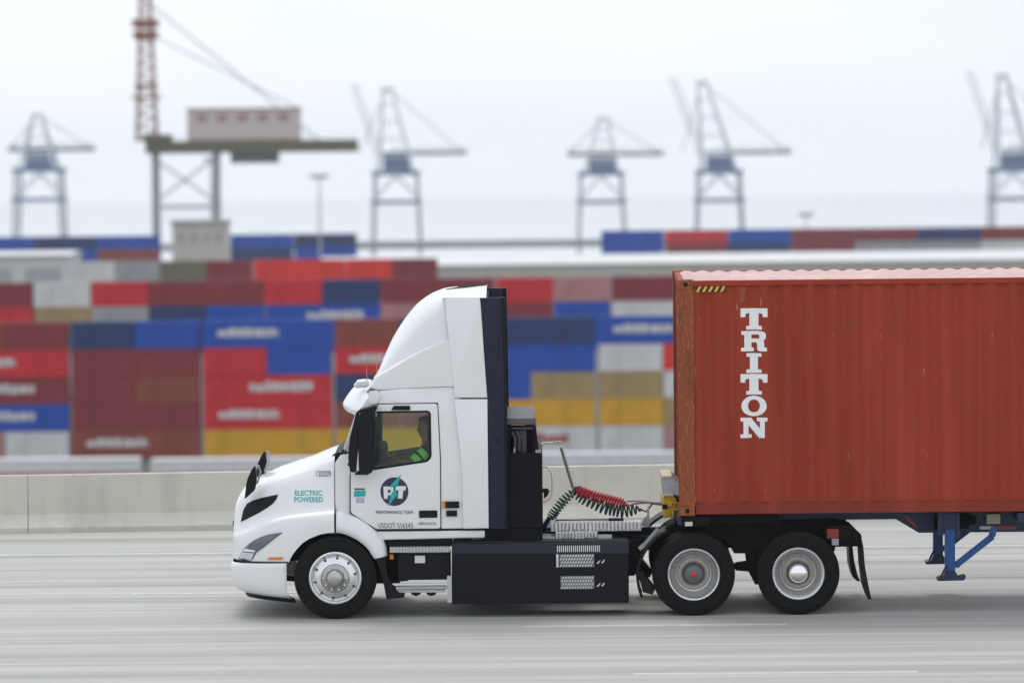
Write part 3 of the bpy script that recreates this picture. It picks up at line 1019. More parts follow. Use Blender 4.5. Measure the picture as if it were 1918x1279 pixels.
def coil_hose(name, path, turns, rad, wire, material, y):
    """coiled hose along a sagging path of photo points"""
    P3 = [P(a, b, y) for a, b in path]
    dense = []
    for i in range(len(P3) - 1):
        for k in range(40): dense.append(P3[i].lerp(P3[i + 1], k / 40))
    dense.append(P3[-1])
    # smooth
    for _ in range(30): dense = [dense[0]] + [(dense[i - 1] + dense[i] * 2 + dense[i + 1]) / 4 for i in range(1, len(dense) - 1)] + [dense[-1]]
    m_ = turns * 14; pts = []
    for i in range(m_ + 1):
        t = i / m_; f_ = t * (len(dense) - 1); k = min(int(f_), len(dense) - 2)
        c = dense[k].lerp(dense[k + 1], f_ - k); d = (dense[k + 1] - dense[k]).normalized()
        u = Vector((0, 1, 0)); v = d.cross(u).normalized(); a = 2 * math.pi * turns * t
        r_ = rad * min(1, 6 * t + .3, 6 * (1 - t) + .3) * (1 + .05 * math.sin(i * 1.7))
        pts.append(c + (u * math.cos(a) + v * math.sin(a)) * r_)
    bm = nb(); tube(bm, pts, wire, 6)
    return make(name, bm, material, TR)


GREENH = mat('green_hose', (.012, .085, .065), .45)
REDH = mat('red_hose', (.50, .035, .045), .4)
BLUEH = mat('blue_hose', (.20, .28, .40), .4)
coil_hose('air_hose', [(1078, 917), (1105, 927), (1140, 936), (1174, 944)], 20, .062, .011, REDH, .95)['label'] = 'red coiled hose'
coil_hose('air_hose', [(1074, 919), (1100, 936), (1135, 952), (1165, 957), (1200, 952)], 17, .075, .012, GREENH, 1.0)['label'] = 'dark green coiled hose'
coil_hose('power_cable', [(1074, 919), (1055, 938), (1040, 957), (1030, 972)], 11, .055, .011, GREENH, .9)['label'] = 'dark green coiled cable running down to the frame'
bm = nb(); tube(bm, [P(1174, 938, .95), P(1195, 938, .95), P(1222, 941, .95), P(1242, 942, .95)], .013, 8); make('air_hose', bm, BLUEH, TR)
bm = nb(); tube(bm, [P(1174, 948, .95), P(1190, 943, .95), P(1212, 941, .95), P(1242, 946, .95)], .010, 8); make('air_hose', bm, REDH, TR)
bm = nb(); tube(bm, [P(1199, 953, 1.0), P(1210, 958, 1.0), P(1217, 950, 1.0), P(1222, 943, 1.0)], .011, 8); make('air_hose', bm, GREENH, TR)
bm = nb(); tube(bm, [P(1073, 920, .95), P(1078, 914, .95), P(1086, 912, .95), P(1088, 918, .95)], .022, 8); tube(bm, [P(1030, 968, .9), P(1020, 985, .9), P(1012, 1000, .9)], .03, 8); make('hose_clamp', bm, NAVYV, TR)
bm = nb(); pprism(bm, [(1200, 985), (1206, 970), (1212, 966), (1213, 948), (1216, 948), (1217, 985)], .8, .84); make('hose_stand', bm, STEEL, TR)

# ---- ribbed deck plates on the frame
def ribbed(px0, py0, px1, py1, y0, y1, n_):
    bm = nb(); a, b = P(px0, py1, y0), P(px1, py0, y0)
    box(bm, a.x, b.x, y0 + .06, y1, a.z, b.z - .004)
    w_ = (b.x - a.x) / n_
    for k in range(n_):
        box(bm, a.x + w_ * (k + .12), a.x + w_ * (k + random.uniform(.55, .8)), y0, y0 + .06, a.z + .006 + random.uniform(0, .03), b.z - .02)
        box(bm, a.x + w_ * (k + .12), a.x + w_ * (k + .72), y0, y1, b.z - .02, b.z)
    return bm


make('deck_plate', ribbed(1032, 977, 1201, 996, .45, .75, 24), PLATEW, TR)
make('deck_plate', ribbed(1041, 996, 1119, 1012, .3, .45, 13), PLATEW, TR)
bm = nb(); pbox(bm, 1120, 1003, 1146, 1012, .3, .5); make('deck_step', bm, mat('light_grey_plate', (.42, .42, .43), .5), TR)
bm = nb(); pbox(bm, 884, 1006, 1040, 1013, .3, .8); make('deck_step', bm, mat('light_grey_plate', (.42, .42, .43), .5), TR)
bm = nb(); pbox(bm, 1040, 972, 1140, 975, .6, .64); pbox(bm, 1140, 971, 1168, 976, .6, .7); make('deck_rail', bm, BLACK, TR)

# ---- frame rails, suspension, axles
bm = nb()
for y0 in (.78, 1.58):
    pprism(bm, [(905, 1000), (1180, 988), (1560, 983), (1600, 988), (1614, 1003), (1614, 1023), (1560, 1024), (905, 1030)], y0, y0 + .08)
for a in (1060, 1160, 1400, 1600): pbox(bm, a - 6, 1000, a + 6, 1020, .86, 1.58)
make('frame_rail', bm, CHASSIS, TR, bevel=.006)
bm = nb()
pprism(bm, [(1300, 980), (1560, 972), (1590, 978), (1612, 1000), (1616, 1022), (1566, 1022), (1555, 1010), (1420, 1030), (1405, 1036), (1375, 1036), (1360, 1010), (1300, 1005)], .50, .60)
pprism(bm, [(1380, 1000), (1425, 1000), (1432, 1050), (1428, 1090), (1415, 1095), (1402, 1070), (1378, 1068), (1378, 1055), (1398, 1052), (1396, 1036)], .55, .72)
pbox(bm, 1372, 1055, 1420, 1066, .6, .7)
for cx_ in (1240, 1345, 1545):
    c = P(cx_, 1010, .7); tube(bm, [c + Vector((0, 0, .08)), c + Vector((0, 0, .02)), c - Vector((0, 0, .12)), c - Vector((0, 0, .18))], [.11, .13, .13, .10], 14)
pbox(bm, 1180, 1005, 1240, 1030, .5, .8)
pprism(bm, [(1176, 1010), (1200, 1010), (1200, 1060), (1188, 1078), (1176, 1078)], .35, .8)
make('suspension', bm, CHASSIS, TR, bevel=.008)
bm = nb()
for cx_, cy_ in ((1299, 1079), (1495, 1077)):
    c = P(cx_, cy_, .1)
    tube(bm, [Vector((c.x, .3, c.z)), Vector((c.x, 2 * CY - .3, c.z))], .09, 14)
    tube(bm, [Vector((c.x, CY - .3, c.z)), Vector((c.x, CY - .12, c.z)), Vector((c.x, CY + .12, c.z)), Vector((c.x, CY + .3, c.z))], [.09, .22, .22, .09], 18)
c = P(628, 1090, .1)
tube(bm, [Vector((c.x, .3, c.z)), Vector((c.x, 2 * CY - .3, c.z))], .07, 10)
make('axle', bm, CHASSIS, TR)
# fifth wheel
bm = nb(); pprism(bm, [(1300, 982), (1320, 970), (1480, 969), (1560, 984), (1560, 990), (1300, 990)], .75, 1.7)
make('fifth_wheel', bm, CHASSIS, TR, bevel=.012)
# quarter fender ahead of drive wheels
cqx, cqz = P(1299, 1079, .1).x, P(1299, 1079, .1).z
bm = nb(); rows = []
for yy in (.02, .04, .52, .54):
    rr = .66 if yy in (.04, .52) else .64
    rows.append([Vector((cqx + rr * math.cos(R(a)) * 1.06, yy, cqz + rr * math.sin(R(a)))) for a in range(118, 205, 4)])
grid(bm, rows)
pprism(bm, [(1197, 1080), (1206, 1078), (1226, 1104), (1222, 1112), (1205, 1108)], .06, .52)
o = make('quarter_fender', bm, BLACK, TR, solid=.016); mirrored(o, TR)
bm = nb(); bar(bm, P(1232, 990, .3), P(1206, 1020, .16), .04); bar(bm, P(1206, 1020, .16), P(1197, 1028, .14), .05); make('fender_bracket', bm, STEEL, TR)
# rear frame end: reflector, mud flaps
bm = nb(); pprism(bm, [(1543, 985), (1590, 982), (1612, 1000), (1617, 1022), (1575, 1023), (1545, 1010)], .30, .50)
make('rear_bracket', bm, CHASSIS, TR, bevel=.008)
bm = nb(); pbox(bm, 1549, 990, 1571, 1008, .28, .305); make('tail_lamp', bm, mat('red_reflector', (.30, .03, .025), .35), TR, bevel=.004)
bm = nb(); pbox(bm, 1558, 1008.5, 1571, 1021, .28, .305); make('reflector', bm, mat('grey_lens', (.40, .45, .52), .3), TR, bevel=.004)
for outl, ya, yb in (([(1590, 1023), (1597, 1023), (1600, 1050), (1606, 1075), (1611.5, 1089), (1604, 1087), (1597, 1080), (1592, 1060)], 1.75, 2.35),
                     ([(1611, 1023), (1617, 1021), (1619, 1045), (1620.5, 1062), (1626, 1092), (1632.5, 1122), (1626, 1122), (1618, 1100), (1613, 1060)], .05, .65)):
    bm = nb(); pprism(bm, outl, ya, yb); make('mud_flap', bm, BLACK, TR, bevel=.004)

# ---- wheels
TYRE = [(.30, .0), (.33, -.015), (.40, -.03), (.455, -.028), (.49, -.012), (.505, .012), (.511, .03), (.511, .265), (.503, .285), (.47, .31), (.33, .305), (.30, .29)]


def add_wheel(cpx, cpy, kind):
    c = P(cpx, cpy, .02)
    c = Vector((c.x, .03, .512))
    bm = nb()
    lathe(bm, c, TYRE, 72)
    if kind != 'front':
        lathe(bm, c + Vector((0, .335, 0)), TYRE, 72)
    for k in (.06, .115, .17, .225):     # tread grooves
        lathe(bm, c + Vector((0, k, 0)), [(.5115, -.004), (.5125, -.002), (.5125, .002), (.5115, .004)], 72)
    for r0 in (.365, .43, .475):         # moulded side-wall rings
        lathe(bm, c, [(r0 - .004, -.0245), (r0 - .002, -.034), (r0 + .002, -.034), (r0 + .004, -.0245)], 72)
    wl = make('wheel', bm, RUBBER, TR, origin=c, smooth=40)
    if kind == 'front':
        rp = [(.318, -.006), (.325, -.022), (.312, -.032), (.300, -.030), (.288, -.010), (.262, .0), (.225, -.022), (.185, -.040), (.150, -.050)]
        bm = nb(); lathe(bm, c, rp, 72); make('rim', bm, ALU, wl, smooth=50)
        bm = nb()
        for k in range(10):
            a = 2 * math.pi * k / 10 + .2
            q = c + Vector((.245 * math.cos(a), -.018, .245 * math.sin(a)))
            lathe(bm, q, [(.015, .02), (.016, .004), (.012, -.002), (0, -.003)], 16)
        make('hand_hole', bm, GAP, wl)
        bm = nb(); lathe(bm, c, [(.182, -.038), (.182, -.056), (.172, -.060), (.165, -.055)], 56); lathe(bm, c, [(.150, -.048), (.135, -.062), (.118, -.068), (.110, -.10), (.100, -.125), (.075, -.148), (.04, -.158), (0, -.16)], 56)
        make('hub_cap', bm, ALUD, wl, smooth=50)
        bm = nb()
        for k in range(10):
            a = 2 * math.pi * k / 10
            q = c + Vector((.142 * math.cos(a), -.05, .142 * math.sin(a)))
            lathe(bm, q, [(.016, .01), (.016, -.02), (.010, -.03), (0, -.031)], 10)
        make('wheel_nut', bm, CHROME, wl)
    else:
        rp = [(.318, -.006), (.326, -.022), (.314, -.034), (.304, -.030), (.296, -.012), (.282, .004), (.270, .035), (.250, .075), (.232, .105), (.218, .120), (.204, .122)]
        bm = nb(); lathe(bm, c, rp, 72); make('rim', bm, ALU, wl, smooth=50)
        bm = nb(); lathe(bm, c, [(.206, .122), (.202, .108), (.185, .098), (.160, .098), (.145, .108), (.132, .12)], 64)
        make('wheel_disc', bm, mat('brake_dust_metal', (.50, .455, .40), .5, metal=.3, var=.3, vscale=12), wl, smooth=50)
        bm = nb()
        if kind == 'red':
            lathe(bm, c, [(.14, .13), (.125, .10), (.115, .04), (.105, .01), (.09, .0), (.0, -.002)], 48)
            make('hub', bm, mat('grey_hub', (.13, .14, .155), .45, metal=.3), wl, smooth=45)
            bm = nb(); lathe(bm, c, [(.038, .0), (.037, -.02), (.028, -.028), (0, -.03)], 24); make('hub_cap', bm, RED, wl, smooth=45)
        else:
            lathe(bm, c, [(.14, .13), (.128, .10), (.122, .06)], 48)
            make('hub', bm, ALUD, wl, smooth=45)
            bm = nb(); lathe(bm, c, [(.120, .07), (.118, .0), (.110, -.03), (.09, -.05), (.05, -.062), (0, -.066)], 48); make('hub_cap', bm, CHROME, wl, smooth=45)
    mc = Vector((c.x, 2 * CY - c.y, c.z))
    far = bpy.data.objects.new('wheel', wl.data); _link(far, TR, mc, True); far.rotation_euler = (0, 0, math.pi)
    for ch in wl.children:
        d = bpy.data.objects.new(ch.name.split('.')[0], ch.data); COL.objects.link(d); d.parent = far
    return wl


add_wheel(628, 1089, 'front'); add_wheel(1299.5, 1079, 'red'); add_wheel(1495.5, 1077, 'chrome')

# ================================================================== DRIVER (seated, one body)
hd = P(796, 801, sy)
sh = P(806, 838, sy)
DR = thing('person', (P(800, 940, sy).x, sy, P(800, 925, sy).z), 'driver in dark shirt with lime reflective sleeve stripe, holding the steering wheel', 'person')


def skin_body(name, verts, edges, radii, material, parent, sub=2, root=0):
    me = bpy.data.meshes.new(name); o0 = ORIG[parent.name]
    me.from_pydata([Vector(v) - o0 for v in verts], edges, [])
    o = bpy.data.objects.new(name, me)
    md = o.modifiers.new('skin', 'SKIN'); md.use_smooth_shade = True
    s2 = o.modifiers.new('sub', 'SUBSURF'); s2.levels = sub; s2.render_levels = sub
    for i, r_ in enumerate(radii):
        sv_ = me.skin_vertices[0].data[i] if me.skin_vertices else None
    if not me.skin_vertices: pass
    COL.objects.link(o)
    layer = me.skin_vertices[0].data
    for i, r_ in enumerate(radii):
        layer[i].radius = (r_, r_) if not isinstance(r_, tuple) else r_
        layer[i].use_root = (i == root)
    dg = bpy.context.evaluated_depsgraph_get()
    em = bpy.data.meshes.new_from_object(o.evaluated_get(dg))
    COL.objects.unlink(o); bpy.data.objects.remove(o)
    em.materials.clear(); em.materials.append(material)
    em.polygons.foreach_set('use_smooth', [True] * len(em.polygons))
    n = bpy.data.objects.new(name, em)
    _link(n, parent, o0, True)
    return n


pel = P(804, 915, sy); chest = P(803, 866, sy); neck = P(803, 829, sy); head0 = P(800, 812, sy)
wr = P(738, 861, sy - .17); el = P(772, 868, sy - .27); shn = P(803, 843, sy - .19)
wr2 = P(736, 855, sy + .18); el2 = P(774, 872, sy + .27); shf = P(803, 843, sy + .19)
kn = P(742, 908, sy - .13); ft = P(728, 975, sy - .13); kn2 = P(742, 908, sy + .13); ft2 = P(728, 975, sy + .13)
V = [pel, chest, P(802, 843, sy), neck, head0, P(799, 795, sy), shn, el, wr, shf, el2, wr2, kn, ft, kn2, ft2]
E = [(0, 1), (1, 2), (2, 3), (3, 4), (4, 5), (2, 6), (6, 7), (7, 8), (2, 9), (9, 10), (10, 11), (0, 12), (12, 13), (0, 14), (14, 15)]
RA = [.16, .17, .15, .078, .085, .085, .07, .046, .030, .07, .046, .030, .085, .055, .085, .055]
skin_body('body', V, E, RA, SKIN, DR)
# head: modelled profile with brow, nose, lips, chin, facing forward (-x)
bm = nb()
hc = P(798, 800, sy)
prof_h = [(-.128, .055, .030), (-.120, .084, .040), (-.100, .094, .050), (-.085, .088, .056), (-.070, .092, .058), (-.055, .094, .060), (-.035, .098, .064), (-.012, .100, .068), (.010, .094, .070), (.030, .096, .073), (.055, .098, .076), (.085, .092, .074), (.110, .074, .062), (.128, .045, .042), (.138, .012, .012)]
nose = {-.085: .006, -.070: .014, -.055: .010, -.035: .034, -.012: .022, .010: .010, .030: .012}
rows = []
for z, rx, ry in prof_h:
    ring = []
    for k in range(28):
        a = 2 * math.pi * k / 28
        ca, sa = math.cos(a), math.sin(a)
        x = -rx * ca if ca > 0 else -(rx if z > -.06 else .07) * ca * 1.08
        x += .01 if ca > 0 else 0
        ext_ = nose.get(z, 0) * max(0, 1 - (abs(sa) / .34) ** 1.5) if ca > 0 else 0
        eye = -.010 * math.exp(-((abs(sa) - .5) / .18) ** 2) if (ca > 0 and abs(z - .010) < .02) else 0
        ring.append(Vector((hc.x + x - ext_ - eye, hc.y + ry * sa, hc.z + z)))
    rows.append(ring + [ring[0]])
grid(bm, rows); bmesh.ops.remove_doubles(bm, verts=bm.verts[:], dist=1e-5)
for s_ in (-1, 1):
    bmesh.ops.create_uvsphere(bm, u_segments=10, v_segments=8, radius=1, matrix=Matrix.Translation((hc.x + .012, hc.y + s_ * .074, hc.z + .0)) @ Matrix.Diagonal((.020, .010, .033, 1)))
make('head', bm, SKIN, DR, smooth=70)
bm = nb()
for s_ in (-1, 1):
    bmesh.ops.create_uvsphere(bm, u_segments=10, v_segments=8, radius=.010, matrix=Matrix.Translation((hc.x - .078, hc.y + s_ * .032, hc.z + .012)))
make('eye', bm, mat('eye_dark', (.06, .05, .045), .3), DR)
bm = nb()
for z, rx, ry in ((-.03, .096, .070), (.0, .106, .075), (.03, .112, .080), (.06, .112, .083), (.09, .104, .080), (.115, .086, .068), (.135, .056, .048), (.147, .014, .014)):
    ring = []
    for k in range(28):
        a = 2 * math.pi * k / 28; ca, sa = math.cos(a), math.sin(a)
        lim = .085 if z >= .085 else (.02 if z >= .06 else -.02 if z > .02 else -.035)
        x = -rx * ca * (1.0 if ca > 0 else 1.08)
        if ca > 0 and z < .085: x = max(x, -lim if lim > 0 else .03 - .0)
        ring.append(Vector((hc.x + x + .006, hc.y + ry * sa, hc.z + z)))
    bm_r = ring + [ring[0]]
    if 'hr' not in globals(): hr = []
    hr.append(bm_r)
grid(bm, hr); bmesh.ops.remove_doubles(bm, verts=bm.verts[:], dist=1e-5)
make('hair', bm, HAIR, DR, smooth=70)
# shirt over trunk and upper arms
skin_body('shirt', [pel, chest, P(802, 844, sy), P(802, 834, sy), shn, shn.lerp(el, .5), shn.lerp(el, .95), shf, shf.lerp(el2, .5), shf.lerp(el2, .95)],
          [(0, 1), (1, 2), (2, 3), (2, 4), (4, 5), (5, 6), (2, 7), (7, 8), (8, 9)], [.18, .20, .18, .11, .11, .085, .072, .11, .085, .072], SHIRT, DR)
bm = nb()
for t0, t1 in ((.22, .50), (.62, .92)):
    a, b = shn.lerp(el, t0), shn.lerp(el, t1)
    tube(bm, [a, b], [.094 - .014 * t0, .094 - .014 * t1], 18, False)
make('reflective_stripe', bm, HIVIS, DR, smooth=60)
# hands closed on the rim
for s_, wv in ((-1, wr), (1, wr2)):
    ang_ = 0.12
    gp = sw_c + su * s_ * .20 * 1.0 + sv * .06 * (1 if sv.x > 0 else -1)
    verts = [wv, wv.lerp(gp, .55)]; edges = [(0, 1)]; rad = [.028, (.036, .022)]
    tang = (sv * (1 if sv.x > 0 else -1)).normalized()
    for k in range(4):
        base = gp + tang * (.030 - .020 * k) + swn * .012
        i0 = len(verts)
        q1 = base + swn * .022 + su * s_ * -.004; q2 = base + Vector((-.028, 0, .012)); q3 = base + Vector((-.026, 0, -.026)) - swn * .014
        verts += [base.lerp(wv, .15), q1, q2, q3 + su * s_ * -.006 * k]; edges += [(1, i0), (i0, i0 + 1), (i0 + 1, i0 + 2), (i0 + 2, i0 + 3)]
        rad += [.011, .010, .009, .008]
    i0 = len(verts)
    verts += [wv.lerp(gp, .5) + su * -s_ * .03, gp + su * -s_ * .035 + swn * .012, gp + su * -s_ * .02 + Vector((-.02, 0, .0))]; edges += [(1, i0), (i0, i0 + 1), (i0 + 1, i0 + 2)]; rad += [.013, .011, .009]
    skin_body('hand', verts, edges, rad, SKIN, DR, 2)

# ================================================================== CONTAINER ON THE TRAILER
CL_, CWD, CHT = 12.19, 2.44, 2.896
cb = P(1272, 966, 0); ct = P(1272, 524.5, 0)
cx0, cz0, cz1 = cb.x, cb.z, ct.z
cx1 = cx0 + CL_
TC = thing('shipping_container', (cx0 + CL_ / 2, CY, cz0), 'brown red corrugated container with tall white vertical lettering riding behind the truck', 'shipping container')
pw_ = P(1302, 800, 0).x - cx0
PITCH_C = .278
xs0 = cx0 + pw_


def corr(x, y_out, depth):
    """trapezoid corrugation of the side steel"""
    t = ((x - xs0) / PITCH_C) % 1.0
    if t < .26: k = 0
    elif t < .5: k = (t - .26) / .24
    elif t < .76: k = 1
    else: k = 1 - (t - .76) / .24
    return y_out + depth * k


zr0, zr1 = cz0 + .16, cz1 - .075
bm = nb(); brk = []
x = xs0
k = 0
while x < cx1 - pw_:
    for t in (0, .26, .5, .76):
        xx = xs0 + (k + t) * PITCH_C
        if xx < cx1 - pw_: brk.append(xx)
    k += 1; x = xs0 + k * PITCH_C
brk.append(cx1 - pw_)
YS, DEP = .022, .036
for far in (0, 1):
    rows = [[Vector((x, corr(x, YS, DEP) if not far else CWD - corr(x, YS, DEP), z)) for x in brk] for z in (zr0, zr1)]
    grid(bm, rows)
side = make('side_panel', bm, CRED, TC, smooth=12)
st = bvh_of(side)
bm = nb()
zf = brk[:]
ys_ = []
yv = .1
rows = []
ey = []
t_ = 0
while .1 + t_ * .07 < CWD - .1: ey.append((.1 + t_ * .07, t_ % 4)); t_ += 1
for xx, sgn in ((cx0 + .03, 1), (cx1 - .03, -1)):
    grid(bm, [[Vector((xx + sgn * (.04 if q in (1, 2) else 0), y, z)) for y, q in ey] for z in (zr0, zr1)])
make('end_panel', bm, CRED, TC, smooth=12)
bm = nb()
box(bm, xs0, cx1 - pw_, .042, .11, cz0 + .012, zr0 + .002)
box(bm, xs0, cx1 - pw_, CWD - .11, CWD - .042, cz0 + .012, zr0 + .002)
box(bm, cx0 + .02, cx0 + .1, .15, CWD - .15, cz0 + .012, zr0); box(bm, cx1 - .1, cx1 - .02, .15, CWD - .15, cz0 + .012, zr0)
for k in range(28): box(bm, cx0 + .4 + k * .42, cx0 + .45 + k * .42, .075, CWD - .075, cz0 + .03, cz0 + .12)
make('bottom_rail', bm, container_paint('bottom_rail_paint', (.255, .042, .024), .3, False), TC, bevel=.006)
bm = nb()
for y0 in (.008, CWD - .068): box(bm, xs0 - .01, cx1 - pw_ + .01, y0, y0 + .06, zr1 - .002, cz1 - .012)
for xx in (cx0 + .02, cx1 - .09): box(bm, xx, xx + .07, .15, CWD - .15, cz1 - .10, cz1 - .012)
make('top_rail', bm, CRED, TC, bevel=.006)
for xx in (cx0, cx1 - pw_):
    for y0 in (.003, CWD - .17):
        bm = nb(); box(bm, xx + .003, xx + pw_ - .003, y0, y0 + .167, cz0 + .118, cz1 - .118)
        make('corner_post', bm, CPOST, TC, bevel=.008)
        for z0 in (cz0, cz1 - .118):
            bm = nb(); box(bm, xx, xx + pw_ - .01, y0 - .003, y0 + .165, z0, z0 + .118)
            cc = make('corner_casting', bm, CPOST, TC, bevel=.006)
            bm = nb(); lathe(bm, (xx + pw_ / 2, y0 - .004 if y0 < 1 else y0 + .164, z0 + .06), [(0, -.002), (.028, -.002), (.030, .002), (0, .002)], 20)
            make('casting_hole', bm, BLACK, cc)
# roof: corrugated across, chalky fade and pale sky sheen both in the paint colour
bm = nb(); rx = []; x = cx0 + .08; k = 0
while x < cx1 - .08:
    rx.append((x, 0 if k % 4 in (0, 3) else .02)); x += (.075, .03, .075, .03)[k % 4]; k += 1
grid(bm, [[Vector((x, y, cz1 - .022 + dz * (1 if .1 < y < CWD - .1 else .0))) for x, dz in rx] for y in (.05, .11, CWD / 2, CWD - .11, CWD - .05)])
make('roof', bm, CROOF, TC, smooth=12)
# hazard strip, vent
pts = []
bm = nb(); a, b = P(1303, 547, 0), P(1359, 536, 0)
box(bm, a.x, b.x, .0135, .0165, a.z, b.z); hz = make('hazard_strip', bm, mat('hazard_black', (.02, .02, .02), .5), TC)
bm = nb(); wst = (b.x - a.x) / 5
for k in range(5):
    x0 = a.x + k * wst + .005
    prism(bm, [(x0, a.z), (x0 + wst * .42, a.z), (min(b.x, x0 + wst * .92), b.z), (min(b.x, x0 + wst * .5), b.z)], .0115, .0134)
make('hazard_stripe', bm, mat('hazard_yellow', (.75, .42, .02), .5), hz)
bm = nb(); pbox(bm, 1386, 542, 1396, 567, .006, .05); pbox(bm, 1388, 546, 1394, 552, .002, .008); make('vent', bm, CPOST, TC, bevel=.004)

# slab-serif letters, one under the other
T_ = [[(0, 8), (10, 8), (10, 4.7), (8.3, 4.7), (8.1, 6.0), (6.7, 6.2), (6.7, 1.5), (7.9, 1.4), (7.9, 0), (2.1, 0), (2.1, 1.4), (3.3, 1.5), (3.3, 6.2), (1.9, 6.0), (1.7, 4.7), (0, 4.7)]]
I_ = [[(2.2, 8), (7.8, 8), (7.8, 6.6), (6.5, 6.5), (6.5, 1.5), (7.8, 1.4), (7.8, 0), (2.2, 0), (2.2, 1.4), (3.5, 1.5), (3.5, 6.5), (2.2, 6.6)]]
R_ = [[(.3, 8), (7, 8), (8.6, 7.7), (9.4, 6.9), (9.4, 5.2), (8.6, 4.3), (6.9, 4.2), (6.9, 5.1), (7.0, 5.6), (7.0, 6.3), (6.6, 6.6), (4.1, 6.6), (4.1, 8), (4.1, 6.6), (4.1, 1.5), (5, 1.4), (5, 0), (0.2, 0), (.2, 1.4), (1.4, 1.5), (1.4, 6.5), (.3, 6.6)],
      [(4.1, 5.0), (6.95, 5.0), (8.6, 4.3), (8.8, 2.9), (8.8, 1.6), (9.8, 1.4), (9.8, 0), (7.0, 0), (6.2, .5), (6.2, 2.8), (5.8, 3.5), (4.1, 3.5)]]
R_[0] = [(.3, 8), (7, 8), (8.6, 7.7), (9.4, 6.9), (9.4, 5.2), (8.6, 4.3), (6.95, 4.99), (7.0, 5.6), (7.0, 6.3), (6.6, 6.6), (4.1, 6.6), (4.1, 1.5), (5, 1.4), (5, 0), (.2, 0), (.2, 1.4), (1.4, 1.5), (1.4, 6.5), (.3, 6.6)]
O_ = []
for k in range(32):
    a0, a1 = 2 * math.pi * k / 32, 2 * math.pi * (k + 1) / 32
    O_.append([(5 + 4.7 * math.cos(a0), 4 + 4 * math.sin(a0)), (5 + 4.7 * math.cos(a1), 4 + 4 * math.sin(a1)), (5 + 2.2 * math.cos(a1), 4 + 2.5 * math.sin(a1)), (5 + 2.2 * math.cos(a0), 4 + 2.5 * math.sin(a0))])
N_ = [[(0, 8), (3.9, 8), (7.2, 3.6), (7.2, 6.5), (6.1, 6.6), (6.1, 8), (10, 8), (10, 6.6), (9, 6.5), (9, 0), (6.9, 0), (3.0, 5.0), (3.0, 1.5), (4.2, 1.4), (4.2, 0), (0, 0), (0, 1.4), (1.1, 1.5), (1.1, 6.5), (0, 6.6)]]
LETW = mat('white_container_lettering', (.86, .86, .87), .55, var=.10, vscale=12)
for L_, y0, y1 in ((T_, 577.5, 617.5), (R_, 620, 658), (I_, 661.5, 698.5), (T_, 700.5, 739), (O_, 741, 779.5), (N_, 782, 820)):
    bm = nb()
    for pl in L_:
        q = [(1387 + a * 5.05, y1 - b / 8 * (y1 - y0)) for a, b in pl]
        w3 = [P(a, b, YS) for a, b in q]
        vs_ = [bm.verts.new((p.x, 0, p.z)) for p in w3]
        for t in tessellate_polygon([[Vector((p.x, p.z, 0)) for p in w3]]):
            try: bm.faces.new([vs_[i] for i in t])
            except ValueError: pass
    lo, hi = min(v.co.x for v in bm.verts), max(v.co.x for v in bm.verts)
    for xb in brk:
        if lo < xb < hi:
            bmesh.ops.bisect_plane(bm, geom=bm.verts[:] + bm.edges[:] + bm.faces[:], plane_co=(xb, 0, 0), plane_no=(1, 0, 0))
    for v in bm.verts: v.co.y = corr(v.co.x, YS, DEP) - .004
    make('letter', bm, LETW, TC, smooth=0)

# ================================================================== TRAILER CHASSIS
TRL = thing('container_trailer', (P(1780, 980, 0).x, CY, 0), 'blue gooseneck chassis trailer with landing legs carrying the brown container', 'trailer')
zc = cz0 - .003
bm = nb()
for y0 in (.62, 1.66):
    # gooseneck then deep main beam
    xg, xm, xe = P(1262, 966, y0).x, P(1675, 962, y0).x, cx1 + .1
    xk = P(1721, 998, y0).x; zk = P(1721, 997.5, y0).z
    prism(bm, [(xg, zc - .125), (xg, zc - .002), (xe, zc - .002), (xe, zk), (xk, zk), (xm + .02, zc - .125)], y0, y0 + .16)
for xx in (xg + .1, xm + 1.5, cx1 - .15): box(bm, xx - .09, xx + .09, .05, CWD - .05, zc - .12, zc - .004)
beam = make('main_beam', bm, TBLUED, TRL, bevel=.006)
bm = nb(); box(bm, P(1265, 970, 0).x, P(1590, 970, 0).x, .5, CWD - .5, zc - .15, zc - .128); box(bm, P(1276, 970, 0).x, P(1330, 970, 0).x, .04, .3, zc - .13, zc - .01); box(bm, P(1300, 970, .1).x, P(1460, 970, .1).x, .25, .5, zc - .12, zc - .01)
make('gooseneck_plate', bm, CHASSIS, TRL, bevel=.005)
bm = nb(); pbox(bm, 1283, 977, 1297, 985, .03, .06); make('twist_lock', bm, mat('zinc_fitting', (.6, .6, .58), .4), TRL)
# front bolster: yellow lock box with silver box on top
yb = .75
bm = nb(); pprism(bm, [(1241, 930), (1263, 927), (1268, 938), (1276, 944), (1272, 952), (1276, 968), (1242, 970), (1243, 955), (1240, 948)], yb, yb + .9)
for k in range(4): pprism(bm, [(1244 + k * 7, 957), (1248 + k * 7, 956), (1250 + k * 7, 970), (1246 + k * 7, 970)], yb - .03, yb)
pprism(bm, [(1252, 936), (1268, 940), (1266, 950), (1250, 948)], yb - .04, yb)
bol = make('front_bolster', bm, YELLOW, TRL, bevel=.01)
bm = nb(); pbox(bm, 1241, 944, 1250, 953, yb - .02, yb + .01); make('lock_recess', bm, CHAR, bol)
bm = nb(); pbox(bm, 1258, 942, 1264, 946, yb - .05, yb - .03); make('red_mark', bm, RED, bol)
bm = nb(); pprism(bm, [(1239, 893), (1259, 893), (1274, 905), (1276, 930), (1262, 927), (1242, 927)], yb - .04, yb + .8)
bx = make('junction_box', bm, mat('silver_box', (.50, .53, .58), .35, metal=.3, var=.3, vscale=15), TRL, bevel=.012)
